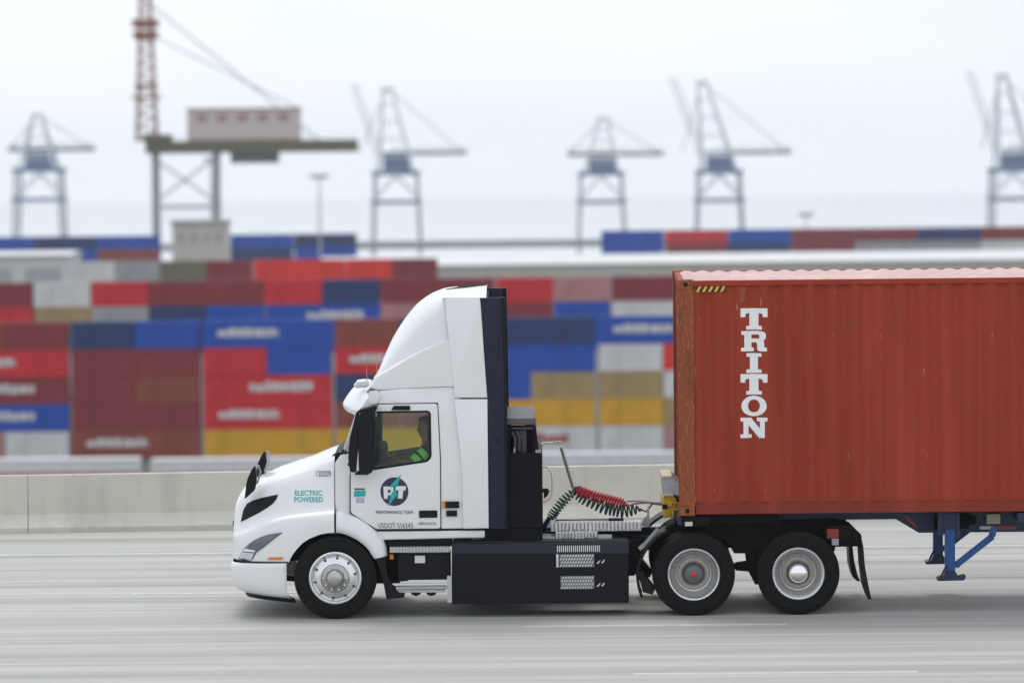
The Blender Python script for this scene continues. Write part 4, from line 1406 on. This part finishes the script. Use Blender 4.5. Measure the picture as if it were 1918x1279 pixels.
bm = nb(); pbox(bm, 1239, 890.5, 1259, 895, yb - .06, yb + .8); pbox(bm, 1243, 925, 1262, 929, yb - .06, yb + .2); make('box_lid', bm, mat('cream_paint', (.65, .58, .36), .5), bx, bevel=.005)


def leg(y0, name='landing_leg'):
    k = 0
    bm = nb()
    xa, xb_ = P(1770, 1000, .25).x, P(1788.5, 1000, .25).x
    z_top, z_mid, z_bot = zc - .01, P(1780, 1000, .25).z, P(1780, 1080, .25).z
    box(bm, xa, xb_, y0, y0 + .125, z_bot, z_mid + .06)
    lg = make(name, bm, TBLUE, TRL, bevel=.006)
    bm = nb(); box(bm, xa - .09, xa - .02, y0 + .01, y0 + .12, z_mid - .02, z_top); box(bm, xb_ + .01, xb_ + .06, y0 + .01, y0 + .12, z_mid - .06, z_top); box(bm, xa - .03, xb_ + .02, y0 + .03, y0 + .12, z_mid, z_top)
    make('leg_housing', bm, TBLUED, lg, bevel=.006)
    bm = nb(); x_m = (xa + xb_) / 2
    prism(bm, [(x_m - .16, z_bot - .04), (x_m + .17, z_bot - .035), (x_m + .19, z_bot + .02), (x_m + .17, z_bot + .02), (x_m + .1, z_bot), (x_m + .065, z_bot + .07), (x_m - .065, z_bot + .07), (x_m - .09, z_bot + .01), (x_m - .16, z_bot - .01)], y0 - .06, y0 + .19)
    make('foot', bm, TBLUED, lg, bevel=.004)
    bm = nb(); bar(bm, (xb_, y0 + .06, P(1790, 1060, .25).z), (P(1860, 1004, .25).x, y0 + .06, P(1860, 1004, .25).z), .06, .075); bar(bm, (P(1858, 1004, .25).x, y0 + .06, P(1858, 1004, .25).z), (P(1863, 990, .25).x, y0 + .06, P(1863, 988, .25).z), .06, .08)
    box(bm, xb_ - .01, xb_ + .06, y0 + .02, y0 + .1, P(1790, 1062, .25).z, P(1790, 1053, .25).z)
    make('leg_brace', bm, TBLUE, lg)
    bm = nb(); tube(bm, [(xa + .02, y0 - .02, P(1780, 1055, .25).z), (xa - .05, y0 - .02, z_bot + .03), (xa - .05, y0 - .02, z_bot - .02)], .012, 6); make('leg_handle', bm, TBLUED, lg)
    return lg


leg(.22); leg(CWD - .345)
bm = nb(); box(bm, P(1778, 1000, .3).x - .04, P(1778, 1000, .3).x + .04, .3, CWD - .3, P(1778, 1004, .3).z, P(1778, 996, .3).z); make('leg_cross_bar', bm, TBLUED, TRL)
yo = .615
bm = nb(); pbox(bm, 1848, 962, 1874, 981, yo - .08, yo); make('beige_pad', bm, mat('beige_box', (.45, .42, .30), .6), TRL, bevel=.008)
bm = nb(); pbox(bm, 1835, 985, 1860, 991, yo - .006, yo); make('white_reflective_tape', bm, mat('tape_white', (.55, .56, .60), .4), TRL)
bm = nb(); pbox(bm, 1860.5, 984.5, 1904, 991.5, yo - .006, yo); pprism(bm, [(1692, 965), (1700, 965), (1720, 987), (1713, 987)], yo - .006, yo); make('red_reflective_tape', bm, mat('tape_red', (.24, .02, .025), .4), TRL)
bm = nb(); lathe(bm, P(1820, 973, yo), [(.06, .0), (.06, -.03), (.04, -.04), (0, -.04)], 20); pbox(bm, 1750, 962, 1815, 990, yo - .05, yo); make('chassis_bracket', bm, CHASSIS, TRL)
# rear bogie of the trailer, beyond the frame
drive = [o for o in TR.children if o.name.startswith('wheel') and 'liner' not in o.name][4]
for xx in (cx1 - .9, cx1 - 2.2):
    for s_ in (0, 1):
        wv = drive.copy(); COL.objects.link(wv); wv.parent = TRL
        c = Vector((xx, .03 if not s_ else 2 * CY - .03, .512)); wv.location = c - ORIG[TRL.name]; wv.rotation_euler = (0, 0, math.pi if s_ else 0)
        for ch in drive.children:
            d = ch.copy(); COL.objects.link(d); d.parent = wv
bm = nb()
for xx in (cx1 - .9, cx1 - 2.2): tube(bm, [(xx, .35, .512), (xx, 2 * CY - .35, .512)], .07, 12)
box(bm, cx1 - 2.6, cx1 - .5, .66, .78, .5, zk); box(bm, cx1 - 2.6, cx1 - .5, 1.68, 1.8, .5, zk)
make('bogie', bm, CHASSIS, TRL)

# ================================================================== PORT YARD
PAL = {
    'red': (.66, .020, .028), 'bright red': (.82, .035, .022), 'maroon': (.27, .030, .036), 'brown': (.30, .062, .040), 'blue': (.010, .080, .46),
    'navy': (.018, .042, .16), 'yellow': (.74, .40, .018), 'tan': (.42, .30, .13), 'white': (.72, .72, .71), 'grey': (.38, .39, .40), 'olive': (.20, .18, .11), 'pink': (.52, .24, .24)}
YM = {k: container_paint(f'yard_{k.replace(" ", "_")}_paint', v, .25, False) for k, v in PAL.items()}
LETY = {'light': mat('pale_marking', (.70, .68, .68), .6, var=.2, vscale=4), 'dark': mat('dark_red_marking', (.40, .05, .05), .6)}


def yard_mesh(Lc, Hc, Wc=2.44):
    bm = nb(); p = .16
    xs = []; k = 0
    while True:
        b = [p + (k + t) * .278 for t in (0, .26, .5, .76)]
        for i, x in enumerate(b):
            if x < Lc - p: xs.append((x, (0, 0, .036, .036)[i]))
        if b[-1] >= Lc - p: break
        k += 1
    xs.append((Lc - p, 0))
    for far in (0, 1):
        grid(bm, [[Vector((x, (.02 + d) if not far else Wc - .02 - d, z)) for x, d in xs] for z in (.15, Hc - .07)])
    for x0 in (0, Lc - p):
        for y0 in (0, Wc - p): box(bm, x0, x0 + p, y0, y0 + p, 0, Hc)
    for y0 in (.003, Wc - .063):
        box(bm, p, Lc - p, y0, y0 + .06, .012, .152); box(bm, p, Lc - p, y0, y0 + .06, Hc - .072, Hc - .01)
    box(bm, .02, .06, p, Wc - p, .02, Hc - .02); box(bm, Lc - .06, Lc - .02, p, Wc - p, .02, Hc - .02)
    box(bm, .1, Lc - .1, .063, Wc - .063, Hc - .05, Hc - .02)
    bmesh.ops.recalc_face_normals(bm, faces=bm.faces[:])
    me = bpy.data.meshes.new('yard_container'); bm.to_mesh(me); bm.free()
    me.materials.append(None)
    return me


H1 = 2.59
YMESH = yard_mesh(12.19, H1)
YSHORT = yard_mesh(6.058, H1)


def mark_mesh(seed, wide):
    rnd = random.Random(seed); bm = nb(); x = (2.0, 3.6, 1.4, 4.4)[seed]; end = (9.0, 9.6, 7.2, 10.4)[seed]
    while x < end:
        w_ = rnd.uniform(.35, .95)
        box(bm, x, min(x + w_, end), -.02, .0, H1 * .40 + rnd.uniform(-.05, .05), H1 * .40 + rnd.uniform(.6, .95))
        x += w_ + rnd.uniform(.06, .16)
    bmesh.ops.recalc_face_normals(bm, faces=bm.faces[:])
    me = bpy.data.meshes.new('faded_marking'); bm.to_mesh(me); bm.free(); me.materials.append(None); return me


MARKS = [mark_mesh(i, i % 2) for i in range(4)]
cnt = [0]


def yard_container(loc, colour, label, marked=None, group='stacked containers in the port yard', me=None):
    o = bpy.data.objects.new('yard_container', me or YMESH); COL.objects.link(o)
    o.location = loc
    o.material_slots[0].link = 'OBJECT'; o.material_slots[0].material = YM[colour]
    tag(o, label, 'shipping container', group)
    if marked:
        c = bpy.data.objects.new('faded_marking', MARKS[cnt[0] % 4]); COL.objects.link(c); c.parent = o
        c.material_slots[0].link = 'OBJECT'; c.material_slots[0].material = LETY[marked]
    cnt[0] += 1
    return o


def block(D, starts, rows, base_tier, tiers_word, cols_word, row_word, jitter=.0):
    """rows[tier][column] = colour, '*' = pale marking, '-' = none"""
    for r, row in enumerate(rows):
        for c, col in enumerate(row):
            if col == '-': continue
            q = PW(starts[c], 800, D)
            z = ZY + (base_tier + r) * H1
            rnd = random.Random(r * 31 + c * 7 + int(D))
            halves = col.split('/')
            for hi_, cc in enumerate(halves):
                marked = 'light' if cc.endswith('*') else ('dark' if cc.endswith('+') else None)
                name = cc.rstrip('*+')
                adj = ' with pale marking' if marked == 'light' else ' with red marking' if marked == 'dark' else ''
                size = '' if len(halves) == 1 else ('short ', 'short ')[hi_]
                where = cols_word[c] if len(halves) == 1 else cols_word[c] + (', left half', ', right half')[hi_]
                yard_container((q.x + hi_ * 6.13 + rnd.uniform(-.04, .04), CAM.y + D + rnd.uniform(-.05, .05), z), name,
                               f'{size}{name} container{adj}, {tiers_word[r]} of {row_word}, {where}', marked if len(halves) == 1 else None, me=YSHORT if len(halves) == 2 else None)


block(463, [-112, 135, 382, 629, 876, 1123, 1370],
      [['pink/white', 'brown*', 'yellow', 'yellow', 'white+', 'white/pink', '-'],
       ['blue*', 'maroon', 'red*', 'brown/maroon', 'yellow', 'yellow/tan', '-'],
       ['maroon*', 'maroon/brown', 'red*', 'navy/red', 'blue/tan', 'tan/white', '-'],
       ['red*', 'maroon', 'red/blue', 'red*', 'blue', 'white/bright red', '-'],
       ['brown/maroon', 'navy/blue', 'blue*', 'brown/navy', 'navy', 'blue*', '-']],
      0, ['bottom tier', 'second tier', 'middle tier', 'fourth tier', 'top tier'],
      ['at left photo edge', 'second column', 'above the bonnet', 'behind the windscreen', 'just behind the cab', 'beside trailer container front', ''], 'front stack')
block(520, [-150, 67, 283, 500, 716, 932, 1149, 1365],
      [['brown', 'grey', 'navy', 'blue', 'maroon', 'blue', 'navy', '-'],
       ['red*', 'tan/grey', 'navy/blue', 'blue*', 'pink/maroon', 'maroon/blue', 'white', '-'],
       ['maroon', 'white/red', 'maroon', 'red/navy', 'maroon', 'red/pink', 'maroon', '-']],
      3, ['lowest visible tier', 'second visible tier', 'top tier'],
      ['at left photo edge', 'second column', 'third column', 'left of the fairing', 'behind the fairing', 'right of the fairing', 'by trailer container front', 'behind trailer container front'], 'second stack')
block(650, [-40, 133, 306, 479, 652],
      [['grey', 'grey', 'olive', 'red', 'maroon'], ['grey', 'white/grey', 'olive/maroon', 'bright red', 'bright red/maroon']], 4, ['lower tier', 'top tier'],
      ['by the white shed', 'second column', 'below the pale tower', 'fourth column', 'beside the long warehouse'], 'third stack')
block(950, [-50, 69, 187, 436, 555, 1130, 1249, 1367, 1486, 1604, 1723, 1841],
      [['navy', 'blue', 'brown', 'navy', 'blue', 'blue', 'maroon', 'navy', 'maroon', 'grey', 'grey', 'white'],
       ['blue', 'navy', 'blue', 'blue', 'navy', 'blue', 'red', 'blue', 'maroon', 'maroon', 'navy', 'maroon']], 4, ['lower tier', 'top tier'],
      ['at left photo edge', 'second column', 'left of the pale tower', 'right of the pale tower', 'under the olive crane girder', 'right end of the warehouse',
       'second right of warehouse end', 'above trailer container front', 'above the white lettering', 'above trailer roof middle', 'second from right edge', 'at right photo edge'], 'farthest stack')

# pale sheds, warehouse, tower
SHED = mat('pale_metal_cladding', (.68, .68, .66), .5, var=.2, vscale=.8, vstretch=(4, 1, .3))
ROOFM = mat('pale_roof_sheet', (.72, .72, .72), .5, var=.15, vscale=.3)
BEIGE = mat('beige_cladding', (.55, .50, .42), .6, var=.2, vscale=.5, vstretch=(3, 1, .3))


def shed(name, label, px0, px1, eave, ridge, D, depth, wm_, cat='warehouse'):
    a, b = PW(px0, eave, D), PW(px1, eave, D); zr = PW((px0 + px1) / 2, ridge, D + depth / 2).z
    ze = (a.z + b.z) / 2; y0 = CAM.y + D
    t = thing(name, ((a.x + b.x) / 2, y0 + depth / 2, ZY), label, cat, tilt=False)
    bm = nb(); box(bm, a.x, b.x, y0, y0 + depth, ZY, ze); make('wall', bm, wm_, t, tilt=False, smooth=0)
    bm = nb()
    v = [(a.x - .4, y0 - .5, ze + .02), (b.x + .4, y0 - .5, ze + .02), (b.x + .4, y0 + depth / 2, zr), (a.x - .4, y0 + depth / 2, zr), (b.x + .4, y0 + depth + .5, ze + .02), (a.x - .4, y0 + depth + .5, ze + .02)]
    vv = [bm.verts.new(q) for q in v]
    bm.faces.new((vv[0], vv[1], vv[2], vv[3])); bm.faces.new((vv[3], vv[2], vv[4], vv[5])); bm.faces.new((vv[0], vv[3], vv[5])); bm.faces.new((vv[1], vv[4], vv[2]))
    make('roof', bm, ROOFM, t, tilt=False, smooth=0)
    n_ = max(2, int((b.x - a.x) / 14))
    for k in range(n_):
        bm = nb(); xx = a.x + (k + .5) * (b.x - a.x) / n_
        box(bm, xx - 2.2, xx + 2.2, y0 - .06, y0, ze - 5.6, ze - 1.6)
        make('shutter', bm, mat('grey_shutter', (.40, .41, .42), .5), t, tilt=False, smooth=0)
    return t


shed('storage_shed', 'white box shaped shed above the stacks at the left photo edge', -60, 128, 479, 470, 600, 18, SHED, 'shed')
shed('warehouse', 'long beige and white warehouse with low pitched roof beyond the container stacks', 600, 2050, 492, 474, 800, 40, BEIGE)
ta, tb = PW(322, 420, 780), PW(424, 420, 780)
t = thing('silo_tower', ((ta.x + tb.x) / 2, CAM.y + 786, ZY), 'pale square tower building rising above the stacks left of the truck', 'building', tilt=False)
bm = nb(); box(bm, ta.x, tb.x, CAM.y + 780, CAM.y + 790, ZY, ta.z); make('wall', bm, mat('cream_wall', (.62, .57, .52), .7, var=.2, vscale=.4), t, tilt=False, smooth=0)
bm = nb(); box(bm, ta.x - .3, tb.x + .3, CAM.y + 779.7, CAM.y + 790.3, ta.z + .02, ta.z + .6)
for k in range(4): box(bm, ta.x + 1 + k * 2.0, ta.x + 1.9 + k * 2.0, CAM.y + 779.9, CAM.y + 779.98, ta.z - 3, ta.z - 1.4)
make('roof_edge', bm, mat('grey_cap', (.40, .38, .37), .6), t, tilt=False, smooth=0)

# white box trailers parked just beyond the barrier, below the bridge
TWH = mat('white_trailer_side', (.74, .74, .75), .45, var=.15, vscale=1)
PINK = mat('red_trailer_band', (.45, .08, .07), .5)


def box_trailer(px0, D, label, top):
    q = PW(px0, top, D); z1 = q.z; y0 = CAM.y + D; Lt = 14.6; z0 = ZY + 1.15
    t = thing('box_trailer', (q.x + Lt / 2, y0 + 1.25, ZY), label, 'trailer', 'white trailers parked behind the barrier', tilt=False)
    bm = nb(); box(bm, q.x, q.x + Lt, y0, y0 + 2.5, z0, z1); make('body', bm, TWH, t, tilt=False, bevel=.05)
    bm = nb(); box(bm, q.x + .05, q.x + Lt - .05, y0 - .02, y0 + .04, z1 - .14, z1 - .02)
    for k in range(12): box(bm, q.x + .6 + k * 1.2, q.x + .66 + k * 1.2, y0 - .015, y0, z0 + .1, z1 - .16)
    make('side_rail', bm, mat('pale_rail', (.58, .58, .59), .5), t, tilt=False)
    bm = nb(); box(bm, q.x, q.x + Lt, y0 - .012, y0 - .003, z1 - 1.25, z1 - 1.0); make('red_band', bm, PINK, t, tilt=False)
    bm = nb(); box(bm, q.x + .4, q.x + Lt - .4, y0 + .6, y0 + 1.9, z0 - .25, z0)
    for xx in (Lt - 1.2, Lt - 2.5):
        for s_ in (.15, 2.05): lathe(bm, (q.x + xx, y0 + s_, ZY + .5), [(0, 0), (.5, 0), (.5, .3), (0, .3)], 20)
    box(bm, q.x + 2.5, q.x + 2.65, y0 + .4, y0 + .55, ZY, z0); box(bm, q.x + 2.5, q.x + 2.65, y0 + 1.9, y0 + 2.05, ZY, z0)
    make('running_gear', bm, CHASSIS, t, tilt=False)


for px0, lab, tp in ((-90, 'white box trailer behind the barrier at the left photo edge', 862), (282, 'white box trailer behind the barrier in front of the bonnet', 861),
                     (655, 'white box trailer behind the barrier hidden mostly by the cab', 859), (1012, 'white box trailer behind the barrier above the coiled hoses', 850)):
    box_trailer(px0, 380, lab, tp)

# ---- quay cranes, far
CRB = mat('crane_blue_steel', (.06, .12, .29), .5, var=.2, vscale=.2)
CRG = mat('crane_grey_steel', (.60, .64, .68), .55, var=.2, vscale=.2)
CRD = mat('crane_dark_girder', (.06, .07, .09), .6)
OLV = mat('olive_girder_steel', (.16, .135, .06), .6, var=.3, vscale=.3)
RUSTY = mat('red_brown_mast', (.30, .085, .045), .6)
PALEP = mat('pale_pink_house', (.62, .52, .50), .6)


def quay_crane(px, D, yg, yapex, boom_len, label, raised, s=1.0):
    base = PW(px, 430, D); x, y = base.x, CAM.y + D
    zg = PW(px, yg, D).z; za = PW(px, yapex, D).z
    t = thing('quay_crane', (x, y, ZY), label, 'crane', 'ship to shore cranes on the far quay', tilt=False)
    hw = 9.5
    for sx in (-1, 1):
        for yy in (0, 22):
            bm = nb(); bar(bm, (x + sx * hw, y + yy, ZY), (x + sx * (hw - 1.2), y + yy, zg), 1.5); make('leg', bm, CRG, t, tilt=False)
    bm = nb()
    for yy in (0, 22): box(bm, x - hw, x + hw, y + yy - .8, y + yy + .8, zg - 12.5, zg - 11); box(bm, x - hw, x + hw, y + yy - .8, y + yy + .8, zg - 1, zg + .8)
    for sx in (-1, 1): bar(bm, (x + sx * hw, y, zg - 11.5), (x + sx * hw, y + 22, zg - 11.5), 1.2)
    make('portal_beam', bm, CRB, t, tilt=False)
    bm = nb(); box(bm, x - 5, x + 6, y + 6, y + 20, zg + .9, zg + 6.5); make('machinery_house', bm, CRB, t, tilt=False, bevel=.2)
    bm = nb()
    for sx in (-1, 1):
        bar(bm, (x + sx * 7, y, zg), (x + sx * 1.6 - raised * 5, y + 6, za), 1.1); bar(bm, (x + sx * 7, y + 22, zg), (x + sx * 1.6 - raised * 5, y + 8, za), .8)
    box(bm, x - 2.5 - raised * 5, x + 2.5 - raised * 5, y + 5, y + 9, za - .6, za + .4)
    for k in range(1, 5):
        f_ = k / 5; xw = 7 - (7 - 1.6) * f_
        bar(bm, (x - xw - raised * 5 * f_, y + 6 * f_, zg + (za - zg) * f_), (x + xw - raised * 5 * f_, y + 6 * f_, zg + (za - zg) * f_), .6)
    make('apex_frame', bm, CRG, t, tilt=False)
    if raised > .5:      # sea-side boom hoisted
        bm = nb(); p0 = Vector((x - 7, y + 10, zg + 7)); p1 = Vector((x - 15 - raised * 3, y + 10, za + 2))
        for o_ in (-1.2, 1.2): bar(bm, p0 + Vector((o_, 0, 0)), p1 + Vector((o_, 0, 0)), .5)
        for k in range(9): bar(bm, p0.lerp(p1, k / 9) + Vector((-1.2, 0, 0)), p0.lerp(p1, (k + 1) / 9) + Vector((1.2, 0, 0)), .3)
        make('raised_boom', bm, CRG, t, tilt=False)
    for yy in (0, 22):
        bm = nb(); bar(bm, (x - hw + .3, y + yy, zg - 10.8), (x, y + yy, zg - 1.2), .6); bar(bm, (x + hw - .3, y + yy, zg - 10.8), (x, y + yy, zg - 1.2), .6)
        make('leg_bracing', bm, CRG, t, tilt=False)
    f0_ = .12 if raised > .5 else .35
    bm = nb(); box(bm, x - boom_len * f0_, x + boom_len * .65, y + 9, y + 11, zg + 7, zg + 8.4)
    for k in range(10):
        xx = x - boom_len * .35 + k * boom_len / 10
        if xx < x - boom_len * f0_: continue
        bar(bm, (xx, y + 10, zg + 8.4), (xx + boom_len / 20, y + 10, zg + 10.4), .35); bar(bm, (xx + boom_len / 20, y + 10, zg + 10.4), (xx + boom_len / 10, y + 10, zg + 8.4), .35)
    make('boom', bm, CRD, t, tilt=False)
    bm = nb(); bar(bm, (x - raised * 5, y + 7, za), (x + boom_len * .6, y + 10, zg + 8.4), .35); bar(bm, (x - raised * 5, y + 7, za), (x - boom_len * .33, y + 10, zg + 8.4), .35); make('stay', bm, CRD, t, tilt=False)
    return t


quay_crane(70, 1900, 318, 215, 34, 'hazy blue quay crane at the left photo edge', 0)
quay_crane(742, 1950, 324, 165, 44, 'hazy blue quay crane standing right of the olive girder', .6)
quay_crane(1128, 2000, 325, 222, 40, 'lower hazy blue quay crane, left one of the pair above the gap', -.2)
quay_crane(1350, 2000, 322, 152, 46, 'taller hazy blue quay crane above the white lettering', 1.4)
quay_crane(1905, 1950, 318, 140, 40, 'hazy blue quay crane cut off by the right photo edge', 1.0)

# ---- nearer crane with olive girder and tall mast
D = 1000; y = CAM.y + D
t = thing('gantry_crane', (PW(330, 430, D).x, y, ZY), 'gantry crane with olive girder, pale house and tall banded mast, left of the truck', 'crane', tilt=False)
xa, xb_ = PW(272, 275, D).x, PW(668, 275, D).x; zb_, zt_ = PW(470, 286, D).z, PW(470, 263, D).z
bm = nb(); box(bm, xa, xb_, y, y + 3, zb_, zt_); box(bm, xa, xb_, y + 8, y + 11, zb_, zt_)
for k in range(12): box(bm, xa + k * (xb_ - xa) / 11.5, xa + k * (xb_ - xa) / 11.5 + .25, y - .15, y, zb_ + .1, zt_ - .1)
box(bm, xa - .6, xa + 5, y - .6, y + 11.4, zt_ + .02, zt_ + 1.4)
make('girder', bm, OLV, t, tilt=False)
bm = nb(); box(bm, xa, xb_, y - .5, y - .4, zt_ + .9, zt_ + 1.0)
for k in range(24): box(bm, xa + k * (xb_ - xa) / 23.5, xa + k * (xb_ - xa) / 23.5 + .08, y - .5, y - .4, zt_, zt_ + .9)
make('handrail', bm, CRG, t, tilt=False)
for px in (288, 402):
    for yy in (1.5, 9.5):
        bm = nb(); xx = PW(px, 300, D).x; bar(bm, (xx, y + yy, ZY), (xx, y + yy, zb_), 1.1); make('leg', bm, mat('crane_leg_grey', (.33, .36, .38), .6), t, tilt=False)
bm = nb(); bar(bm, (PW(288, 300, D).x, y + 1.5, zb_ - 10), (PW(402, 300, D).x, y + 1.5, zb_ - 1), .5); bar(bm, (PW(402, 300, D).x, y + 1.5, zb_ - 10), (PW(288, 300, D).x, y + 1.5, zb_ - 1), .5); bar(bm, (PW(288, 300, D).x, y + 1.5, zb_ - 11), (PW(402, 300, D).x, y + 1.5, zb_ - 11), .8)
make('leg_bracing', bm, CRG, t, tilt=False)
bm = nb(); a, b = PW(350, 250, D), PW(560, 204, D); box(bm, a.x, b.x, y + 1, y + 10, zt_ + .02, b.z); make('machinery_house', bm, PALEP, t, tilt=False, bevel=.15)
bm = nb(); box(bm, a.x - .3, b.x + .3, y + .7, y + 10.3, b.z + .02, b.z + .3)
for k in range(5): box(bm, a.x + 2 + k * 4.2, a.x + 4 + k * 4.2, y + .93, y + 1.02, b.z - 2.4, b.z - 1.0)
make('house_trim', bm, mat('rust_trim', (.38, .20, .15), .6), t, tilt=False)
xm = PW(270, 100, D).x
for dx, dy in ((-2, 2), (2, 2), (-2, 8), (2, 8)):
    bm = nb(); bar(bm, (xm + dx, y + dy, zt_), (xm + dx * .45, y + 5 + (dy - 5) * .45, PW(270, -30, D).z), .55); make('mast_leg', bm, mat('mast_pale_red', (.50, .34, .31), .6), t, tilt=False)
zz = zt_
for dy in (2, 8):
  bm = nb()
  for k in range(14):
    z0_, z1_ = zz + k * 2.6, zz + (k + 1) * 2.6; f0, f1 = 1 - .55 * k / 14, 1 - .55 * (k + 1) / 14
    if True:
        bar(bm, (xm - 2 * f0, y + 5 + (dy - 5) * f0, z0_), (xm + 2 * f1, y + 5 + (dy - 5) * f1, z1_), .22); bar(bm, (xm - 2 * f1, y + 5 + (dy - 5) * f1, z1_), (xm + 2 * f1, y + 5 + (dy - 5) * f1, z1_), .25)
  make('mast_lattice', bm, mat('mast_pale_red', (.5, .34, .31), .6), t, tilt=False)
for pa, pb, wv in ((36, 50, 2.6), (58, 72, 2.4), (158, 164, 2.2), (180, 184, 3.0)):
    bm = nb(); box(bm, xm - wv, xm + wv, y + 2, y + 8, PW(270, pb, D).z, PW(270, pa, D).z)
    make('mast_platform', bm, RUSTY, t, tilt=False)
bm = nb(); bar(bm, (xm, y + 5, PW(270, 0, D).z), (xb_ - 8, y + 5, zt_), .25); bar(bm, (xm, y + 5, PW(270, 60, D).z), (b.x, y + 5, b.z), .2); make('stay', bm, CRD, t, tilt=False)
bm = nb(); x1_, x2_ = PW(430, 300, D).x, PW(520, 300, D).x; box(bm, x1_, x2_, y + 3.5, y + 7.5, zb_ - 2.2, zb_ - .02); make('trolley', bm, mat('trolley_grey', (.25, .30, .32), .6), t, tilt=False)

# light masts in the yard
LP = mat('lamp_mast_steel', (.40, .42, .43), .5)
for px, D, top in ((598, 900, 333), (1510, 1100, 404), (395, 1200, 300)):
    q = PW(px, top, D)
    t = thing('light_mast', (q.x, q.y, ZY), {598: 'thin floodlight mast right of the olive crane girder', 1510: 'thin floodlight mast above the trailer container roof', 395: 'thin floodlight mast under the olive girder'}[px], 'light mast', 'yard floodlight masts', tilt=False)
    bm = nb(); tube(bm, [(q.x, q.y, ZY), (q.x, q.y, q.z)], [.35, .16], 10); make('pole', bm, LP, t, tilt=False)
    bm = nb(); box(bm, q.x - 1.7, q.x + 1.7, q.y - .3, q.y + .3, q.z, q.z + .5)
    for k in range(5): box(bm, q.x - 1.6 + k * .7, q.x - 1.2 + k * .7, q.y - .6, q.y - .32, q.z - .1, q.z + .5)
    make('floodlight_head', bm, CRD, t, tilt=False)

# ================================================================== HAZE
bm = nb(); box(bm, -5200, 5200, -320, 6200, ZY - 3, 75)
hz_m = bpy.data.materials.new('haze_air'); hz_m.use_nodes = True
t = hz_m.node_tree; t.nodes.clear()
pv = t.nodes.new('ShaderNodeVolumePrincipled'); pv.inputs['Color'].default_value = (.90, .94, 1, 1); pv.inputs['Density'].default_value = .00010
ou = t.nodes.new('ShaderNodeOutputMaterial'); t.links.new(pv.outputs[0], ou.inputs['Volume'])
hz_o = make('haze', bm, hz_m, tilt=False, smooth=0); hz_o['kind'] = 'stuff'
